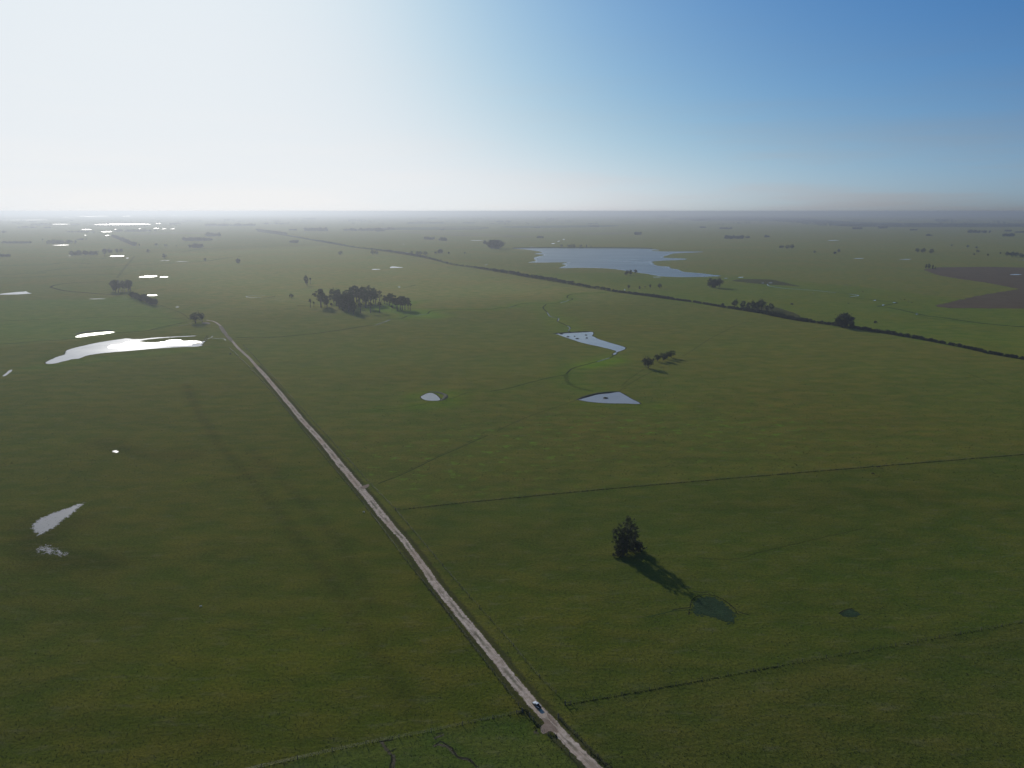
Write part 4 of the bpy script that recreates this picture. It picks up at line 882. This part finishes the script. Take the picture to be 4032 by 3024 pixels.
    grove(*g)
# woodland bands near the right horizon
def wood(px, hgt, n, label):
    poly = PP(px); xs = [p[0] for p in poly]; ys = [p[1] for p in poly]; it = []
    while len(it) < n:
        x, y = random.uniform(min(xs), max(xs)), random.uniform(min(ys), max(ys))
        if inside(np.array([x]), np.array([y]), poly)[0]:
            h = hgt * random.uniform(.6, 1.1); it.append((x, y, h / 9, h / 20, random.uniform(0, 6.28), random.choice(FARA)))
    tag(add('woodland', merge('woodland', None, it), M['leaf_far']), label, 'woodland', kind='stuff')
sheet('dark_land', [(2640, 862), (2800, 852), (3010, 853), (3200, 860), (3350, 872), (3600, 878), (4200, 884), (4200, 893), (3350, 893), (3240, 877), (3000, 870), (2780, 868)], 'darkfar', .22, 60, 3)
wood([(3010, 860), (3345, 874), (3345, 892), (3230, 890), (3150, 880), (3000, 868)], 14, 700, 'broad dark woodland band near the right horizon')
wood([(3345, 884), (3700, 880), (4150, 882), (4150, 893), (3700, 889), (3345, 892)], 13, 700, 'thin dark woodland band reaching the right edge')
wood([(2640, 860), (2800, 852), (3010, 853), (3010, 866), (2780, 867)], 15, 700, 'hazy blue woodland band above the lake')
it = []
for q in range(520):       # loose specks of trees all the way to the horizon
    y = 846 + 40 * random.random() ** 1.6; x = random.uniform(-300, 4300); gx, gy = P(x, y); w = random.uniform(1, 5)
    for j in range(int(w * 2)):
        h = random.uniform(9, 20); it.append((gx + random.uniform(-20, 20) * w, gy + random.uniform(0, 60), h / 14, h / 20, random.uniform(0, 6.28), random.choice(FARA)))
tag(add('far_trees', merge('far_trees', None, it), M['leaf_far']), 'scattered specks of far trees along the whole horizon', 'trees', kind='stuff')

# ------------------------------------------------------------------ grass tufts
def tufts(name, X, Y, Hh, mat, label, blades=4):
    n = len(X); k = blades
    a = rng.uniform(0, 2 * math.pi, (n, k)); r = rng.uniform(.1, .5, (n, k)) * Hh[:, None]
    bx = X[:, None] + np.cos(a) * r * .5; by = Y[:, None] + np.sin(a) * r * .5
    w = Hh[:, None] * rng.uniform(.25, .5, (n, k)); t = rng.uniform(0, 2 * math.pi, (n, k))
    hh = Hh[:, None] * rng.uniform(.6, 1.1, (n, k))
    p0 = np.stack([bx - np.cos(t) * w, by - np.sin(t) * w, np.full_like(bx, 0.0)], -1)
    p1 = np.stack([bx + np.cos(t) * w, by + np.sin(t) * w, np.full_like(bx, 0.0)], -1)
    p2 = np.stack([bx + np.cos(a) * r * 1.2, by + np.sin(a) * r * 1.2, hh], -1)
    V = np.stack([p0, p1, p2], 2).reshape(-1, 3)
    return tag(add(name, mesh_np(name, V, [np.arange(len(V)).reshape(-1, 3)]), M[mat]), label, 'grass', kind='stuff')
pxx = rng.uniform(-60, 4092, 60000); pyy = 1750 + 1320 * rng.uniform(0, 1, 60000) ** .8
XY = np.array([P(a, b) for a, b in zip(pxx, pyy)]) + rng.normal(0, 3.0, (60000, 2))
rd = dist_line(XY[:, 0], XY[:, 1], PP(ROAD)); keep = rd > 3.2
for poly in (c3(2300, 2000, 3.16, [(1300, 1325), (1330, 1160), (1500, 1085), (1640, 1105), (1860, 1260), (1925, 1400), (1760, 1447)]), c3(0, 1900, 3.16, [(1085, 252), (560, 408), (380, 580), (475, 695), (785, 482)])):
    keep &= ~inside(XY[:, 0], XY[:, 1], PP(poly))
XY = XY[keep]
tufts('grass_tufts', XY[:, 0], XY[:, 1], rng.uniform(.07, .20, len(XY)) * np.where(rng.random(len(XY)) < .05, 1.7, 1), 'tuft', 'tussocky grass covering the near pastures')
def along(px, n, sd, step=2.0):
    C = catmull(PP(px), step); s = np.concatenate([[0], np.cumsum(np.linalg.norm(np.diff(C, axis=0), axis=1))])
    d = rng.uniform(0, s[-1], n)
    return np.interp(d, s, C[:, 0]) + rng.normal(0, sd, n), np.interp(d, s, C[:, 1]) + rng.normal(0, sd, n)

# ------------------------------------------------------------------ fences
post_me = MB().cyl((0, 0, -.1), (0, 0, 1.35), .10, .085, 7).build('post', M['wood']); PM = post_me.data; bpy.data.objects.remove(post_me)
def fence(px, label, end_posts=True, spacing=9.5):
    C = catmull(PP(px), 4.0); s = np.concatenate([[0], np.cumsum(np.linalg.norm(np.diff(C, axis=0), axis=1))])
    at = lambda d: np.array([np.interp(d, s, C[:, 0]), np.interp(d, s, C[:, 1])])
    o = empty('wire_fence', (*at(0), 0)); tag(o, label, 'fence')
    org = at(0); n = int(s[-1] / spacing)
    V, Fs = [], []
    for i in range(n + 1):
        p = at(i * spacing) - org
        q = add('post', PM, None, o, (p[0], p[1], 0)); q.rotation_euler = (random.gauss(0, .03), random.gauss(0, .03), random.uniform(0, 6))
        q.scale = (1, 1, random.uniform(.9, 1.08))
        if i == 0 and end_posts: q.scale = (1.8, 1.8, 1.25)
        for j in (1, 2, 3, 4):
            p2 = at((i + j / 5) * spacing) - org; tube(V, Fs, (p2[0], p2[1], .15), (p2[0], p2[1], 1.15), .03, .03, 4)
    if end_posts:
        p = at(1.9) - org; q = add('post', PM, None, o, (p[0], p[1], 0)); q.scale = (1.3, 1.3, 1.0)
        b = MB().cyl((0, 0, .95), (p[0], p[1], .75), .06, .06, 6).build('brace', M['wood'], o)
    dr = add('droppers', mesh_np('droppers', np.array(V), [np.array(Fs)]), M['wood'], o); dr['kind'] = 'stuff'
    for z in (.3, .5, .72, .95, 1.15):
        V, Fs = [], []
        for i in range(n):
            a, b = at(i * spacing) - org, at((i + 1) * spacing) - org
            tube(V, Fs, (*a, z), (*b, z), .007, .007, 3)
        add('wire', mesh_np('wire', np.array(V), [np.array(Fs)]), M['wire'], o)
    return o
FRL = [(905, 1372), (985, 1450), (1080, 1556), (1190, 1690), (1290, 1815), (1400, 1946), (1468, 2033), (1536, 2123), (1606, 2218), (1760, 2410), (1908, 2605), (1987, 2708), (2058, 2800)]
FRR = [(960, 1362), (1060, 1468), (1170, 1590), (1300, 1730), (1400, 1842), (1465, 1914), (1557, 2009), (1680, 2155), (1830, 2330), (2000, 2520), (2103, 2646), (2166, 2708), (2225, 2770)]
fence(FENCE1, 'wire fence from the road middle across to the right edge')
fence(FENCE2, 'lower wire fence from near the truck to the right edge')
fence(FENCE3, 'wire fence running left from the road clearing at the bottom')
fence(FRL, 'long roadside wire fence on the left of the dirt road')
fence(FRR, 'long roadside wire fence on the right of the dirt road')
fence([(2198, 2828), (2280, 2909), (2394, 3024), (2520, 3150)], 'short roadside fence right of the road at the bottom edge')
fence([(2085, 2825), (2177, 2915), (2290, 3018), (2420, 3130)], 'short roadside fence left of the road at the bottom edge')
xs, ys, hs = [], [], []
for px, n, sd, hmx in ((FENCE1, 2600, .16, .42), (FENCE2, 750, .14, .28), (FENCE3, 230, .14, .28), (FRL, 1500, .3, .28), (FRR, 900, .4, .26), (FENCE2[:3], 220, .16, .36),
                       ([(2050, 2806), (2066, 2800), (2075, 2812)], 70, .6, .35), ([(2198, 2828), (2280, 2909), (2394, 3024)], 110, .45, .25), ([(2110, 2850), (2120, 2862), (2108, 2868)], 50, .5, .4), ([(2170, 2895), (2190, 2905)], 40, .6, .35), ([(2320, 2960), (2420, 3040)], 90, .6, .3),
                       (c3(2300, 2000, 3.16, [(1310, 1310), (1335, 1160), (1400, 1100), (1500, 1078), (1640, 1098), (1770, 1165), (1870, 1255), (1930, 1350)]), 130, .3, .25), (c3(1900, 2600, 3.687, [(560, 720), (640, 760), (760, 920)]), 60, .8, .3)):
    a, b = along(px, n, sd); xs.append(a); ys.append(b); hs.append(rng.uniform(.4, 1, n) * hmx)
nn = 12000
px2 = rng.uniform(-60, 4092, nn); py2 = np.where(rng.random(nn) < .62, rng.uniform(1480, 2000, nn), rng.uniform(1900, 3060, nn))
xy2 = np.array([P(a, b) for a, b in zip(px2, py2)]); ok = dist_line(xy2[:, 0], xy2[:, 1], PP(ROAD)) > 3.4
for poly in (PONDA, PONDB): ok &= ~inside(xy2[:, 0], xy2[:, 1], PP(poly))
xs.append(xy2[ok, 0]); ys.append(xy2[ok, 1]); hs.append(rng.uniform(.09, .25, ok.sum()) * (1 + .8 * (xy2[ok, 1] > 380)))
tufts('tall_grass', np.concatenate(xs), np.concatenate(ys), np.concatenate(hs), 'tallgrass', 'tall dark grass tussocks along the fences and over the fields', 5)

# ------------------------------------------------------------------ pickup truck
def truck():
    m_w = plain('white_paint', (.78, .79, .78), .25, 0, .5, .03, 1)
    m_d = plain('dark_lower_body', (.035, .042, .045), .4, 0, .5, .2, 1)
    m_b = plain('matte_black', (.012, .012, .014), .7, 0, .3, .2, 2)
    m_g = plain('tinted_glass', (.010, .012, .014), .08, 0, .6, .1, 1)
    m_t = plain('tyre_rubber', (.015, .015, .015), .9, 0, .2, .2, 4)
    m_r = plain('steel_rim', (.35, .35, .36), .4, .8, .5, .1, 4)
    m_h = plain('headlight_lens', (.7, .7, .68), .1, 0, .6, .05, 4)
    m_l = plain('taillight_lens', (.30, .02, .015), .2, 0, .5, .1, 4)
    a, b = P(2122, 2792), P(2096, 2763)
    cen = P(2114, 2781)
    rz = math.atan2(-(b[0] - a[0]), b[1] - a[1]) + R(4)
    t = empty('pickup_truck', (cen[0], cen[1], .03), rz, .68)
    tag(t, 'white roofed pickup truck with dark bed parked on the dirt road', 'truck')
    # forward is +y; 4.9 m long, 1.76 m wide
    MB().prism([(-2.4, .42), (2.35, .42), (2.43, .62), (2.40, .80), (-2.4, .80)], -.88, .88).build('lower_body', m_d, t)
    MB().prism([(.95, .80), (2.38, .80), (2.33, .98), (1.0, 1.10)], -.84, .84).build('bonnet', m_w, t)
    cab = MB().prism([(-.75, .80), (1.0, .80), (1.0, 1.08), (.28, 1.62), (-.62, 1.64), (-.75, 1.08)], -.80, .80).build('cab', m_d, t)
    MB().box(-.72, .72, -.66, .36, 1.64, 1.735, .04, (.93, .93)).build('roof', m_w, t)
    MB().prism([(1.015, 1.10), (.30, 1.62), (.335, 1.63), (1.05, 1.11)], -.70, .70).build('windscreen', m_g, t)
    MB().prism([(-.768, 1.10), (-.645, 1.60), (-.665, 1.60), (-.788, 1.10)], -.66, .66).build('rear_window', m_g, t)
    for s in (-1, 1):
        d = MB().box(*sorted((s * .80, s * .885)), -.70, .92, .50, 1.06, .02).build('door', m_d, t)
        MB().box(*sorted((s * .885, s * .905)), -.45, -.28, .92, .97).build('handle', m_w, d)
        MB().prism([(-.60, 1.12), (.72, 1.12), (.24, 1.56), (-.52, 1.57)], s * .802, s * .815).build('side_window', m_g, t)
        MB().box(*sorted((s * .89, s * 1.04)), .70, .82, 1.08, 1.24, .03).build('mirror', m_w, t)
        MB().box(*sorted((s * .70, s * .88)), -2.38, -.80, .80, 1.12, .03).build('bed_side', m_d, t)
        MB().box(*sorted((s * .72, s * .875)), -2.36, -.82, 1.12, 1.16, .015).build('bed_rail', m_w, t)
        MB().box(*sorted((s * .56, s * .82)), 2.34, 2.44, .70, .90, .02).build('headlight', m_h, t)
        MB().box(*sorted((s * .72, s * .87)), -2.43, -2.37, .80, 1.08, .01).build('taillight', m_l, t)
        for y in (-1.5, 1.55):
            w = MB().cyl((s * .66, y, .37), (s * .90, y, .37), .37, .37, 20).build('wheel', m_t, t)
            MB().cyl((s * .895, y, .37), (s * .915, y, .37), .22, .20, 14).build('rim', m_r, w)
            MB().prism([(y - .52, .62), (y + .52, .62), (y + .34, .90), (y - .34, .90)], s * .875, s * .93).build('wheel_arch', m_b, t)
    MB().box(-.69, .69, -2.34, -.82, .80, 1.06).build('bed_fill', m_b, t)  # plain black block filling the bed below the rails
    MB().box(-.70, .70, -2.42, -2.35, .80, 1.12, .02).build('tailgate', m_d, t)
    MB().box(-.86, .86, -2.56, -2.42, .44, .62, .03).build('rear_bumper', m_r, t)
    MB().box(-.86, .86, 2.40, 2.54, .42, .66, .04).build('front_bumper', m_d, t)
truck()

# ------------------------------------------------------------------ animals
def animal_mesh(name, bulk=1.0):
    """standing grazing animal, nose to +x, built as one skinned skeleton"""
    J = [((0, 0, .95), .34), ((.45, 0, .98), .36), ((.80, 0, 1.02), .27), ((-.45, 0, .97), .34), ((-.80, 0, 1.02), .22),      # trunk
         ((1.05, 0, .92), .18), ((1.22, 0, .62), .14), ((1.30, 0, .40), .12), ((1.36, 0, .20), .08),                            # neck, head lowered
         ((-.95, 0, .95), .05), ((-1.0, 0, .55), .03), ((-1.0, 0, .40), .05)]                                               # tail
    E = [(0, 1), (1, 2), (0, 3), (3, 4), (2, 5), (5, 6), (6, 7), (7, 8), (4, 9), (9, 10), (10, 11)]
    for s in (-1, 1):
        for root, pts in ((2, [((.70, s * .20, .68), .13), ((.72, s * .20, .38), .075), ((.68, s * .20, .02), .06)]), (4, [((-.62, s * .22, .70), .17), ((-.80, s * .21, .40), .08), ((-.72, s * .21, .02), .06)])):
            p = root
            for c in pts: J.append(c); E.append((p, len(J) - 1)); p = len(J) - 1
        J.append(((1.20, s * .20, .60), .04)); E.append((6, len(J) - 1))
    me = bpy.data.meshes.new(name); me.from_pydata([j[0] for j in J], E, [])
    o = bpy.data.objects.new(name, me); COL.link(o)
    o.modifiers.new('skin', 'SKIN'); 
    if not me.skin_vertices: 
        bpy.context.view_layer.objects.active = o
    for v, j in zip(me.skin_vertices[0].data, J): v.radius = (j[1] * bulk, j[1] * bulk)
    me.skin_vertices[0].data[0].use_root = True
    o.modifiers.new('sub', 'SUBSURF').levels = 1
    o.modifiers['sub'].render_levels = 1
    dg = bpy.context.evaluated_depsgraph_get(); ev = o.evaluated_get(dg)
    out = bpy.data.meshes.new_from_object(ev); bpy.data.objects.remove(o)
    out.polygons.foreach_set('use_smooth', [True] * len(out.polygons))
    return out
cow_me = animal_mesh('cow'); cow_b = cow_me.copy(); sheep_me = animal_mesh('sheep', 1.25)
cow_me.materials.append(M['hide']); cow_b.materials.append(M['hide_brown']); sheep_me.materials.append(M['fleece'])
def beast(name, me, x, y, rz, label, cat, s=1.0, group=None):
    o = add(name, me, None, None, (*P(x, y), 0)); o.rotation_euler = (0, 0, rz); o.scale = (s, s, s); return tag(o, label, cat, group)
beast('cow', cow_me, 907, 1396, R(80), 'black cow standing beside the upper dirt road', 'cow', 1.25)
beast('cow', cow_me, 3460, 1841, R(175), 'upper black cow near the long fence on the right', 'cow', .8)
beast('cow', cow_me, 3438, 1868, R(150), 'lower black cow near the long fence on the right', 'cow', .75)
for x, y in ((3327, 1121), (3336, 1124), (3349, 1126), (3385, 1142), (3394, 1148), (3398, 1150), (3500, 1170), (3545, 1180), (3561, 1181), (3576, 1187), (3202, 1157), (3590, 1193), (3340, 1196)):
    beast('cow', random.choice((cow_me, cow_b)), x, y, random.uniform(0, 6), 'tiny dark cow grazing in the field by the winding stream', 'cow', 1.1, 'cattle by the winding stream')
beast('sheep', sheep_me, 1433, 2018, R(160), 'white sheep left of the road halfway down', 'sheep', .55)
beast('sheep', sheep_me, 790, 2389, R(30), 'white sheep alone in the large left pasture', 'sheep', .42)

# ------------------------------------------------------------------ haze
hz = MB().box(-110000, 110000, -110000, 110000, -1.0, ALT + 4).build('haze', None)
hm_, N, L = new_mat('haze_air'); N.remove(N['Principled BSDF'])
pv = N.new('ShaderNodeVolumePrincipled')
pv.inputs['Color'].default_value = (.52, .56, .615, 1); pv.inputs['Density'].default_value = 1.15e-4; pv.inputs['Anisotropy'].default_value = .53
L.new(pv.outputs[0], N['Material Output'].inputs['Volume'])
hz.data.materials.clear(); hz.data.materials.append(hm_)
tag(hz, 'pale haze over the whole plain', 'haze', kind='stuff')
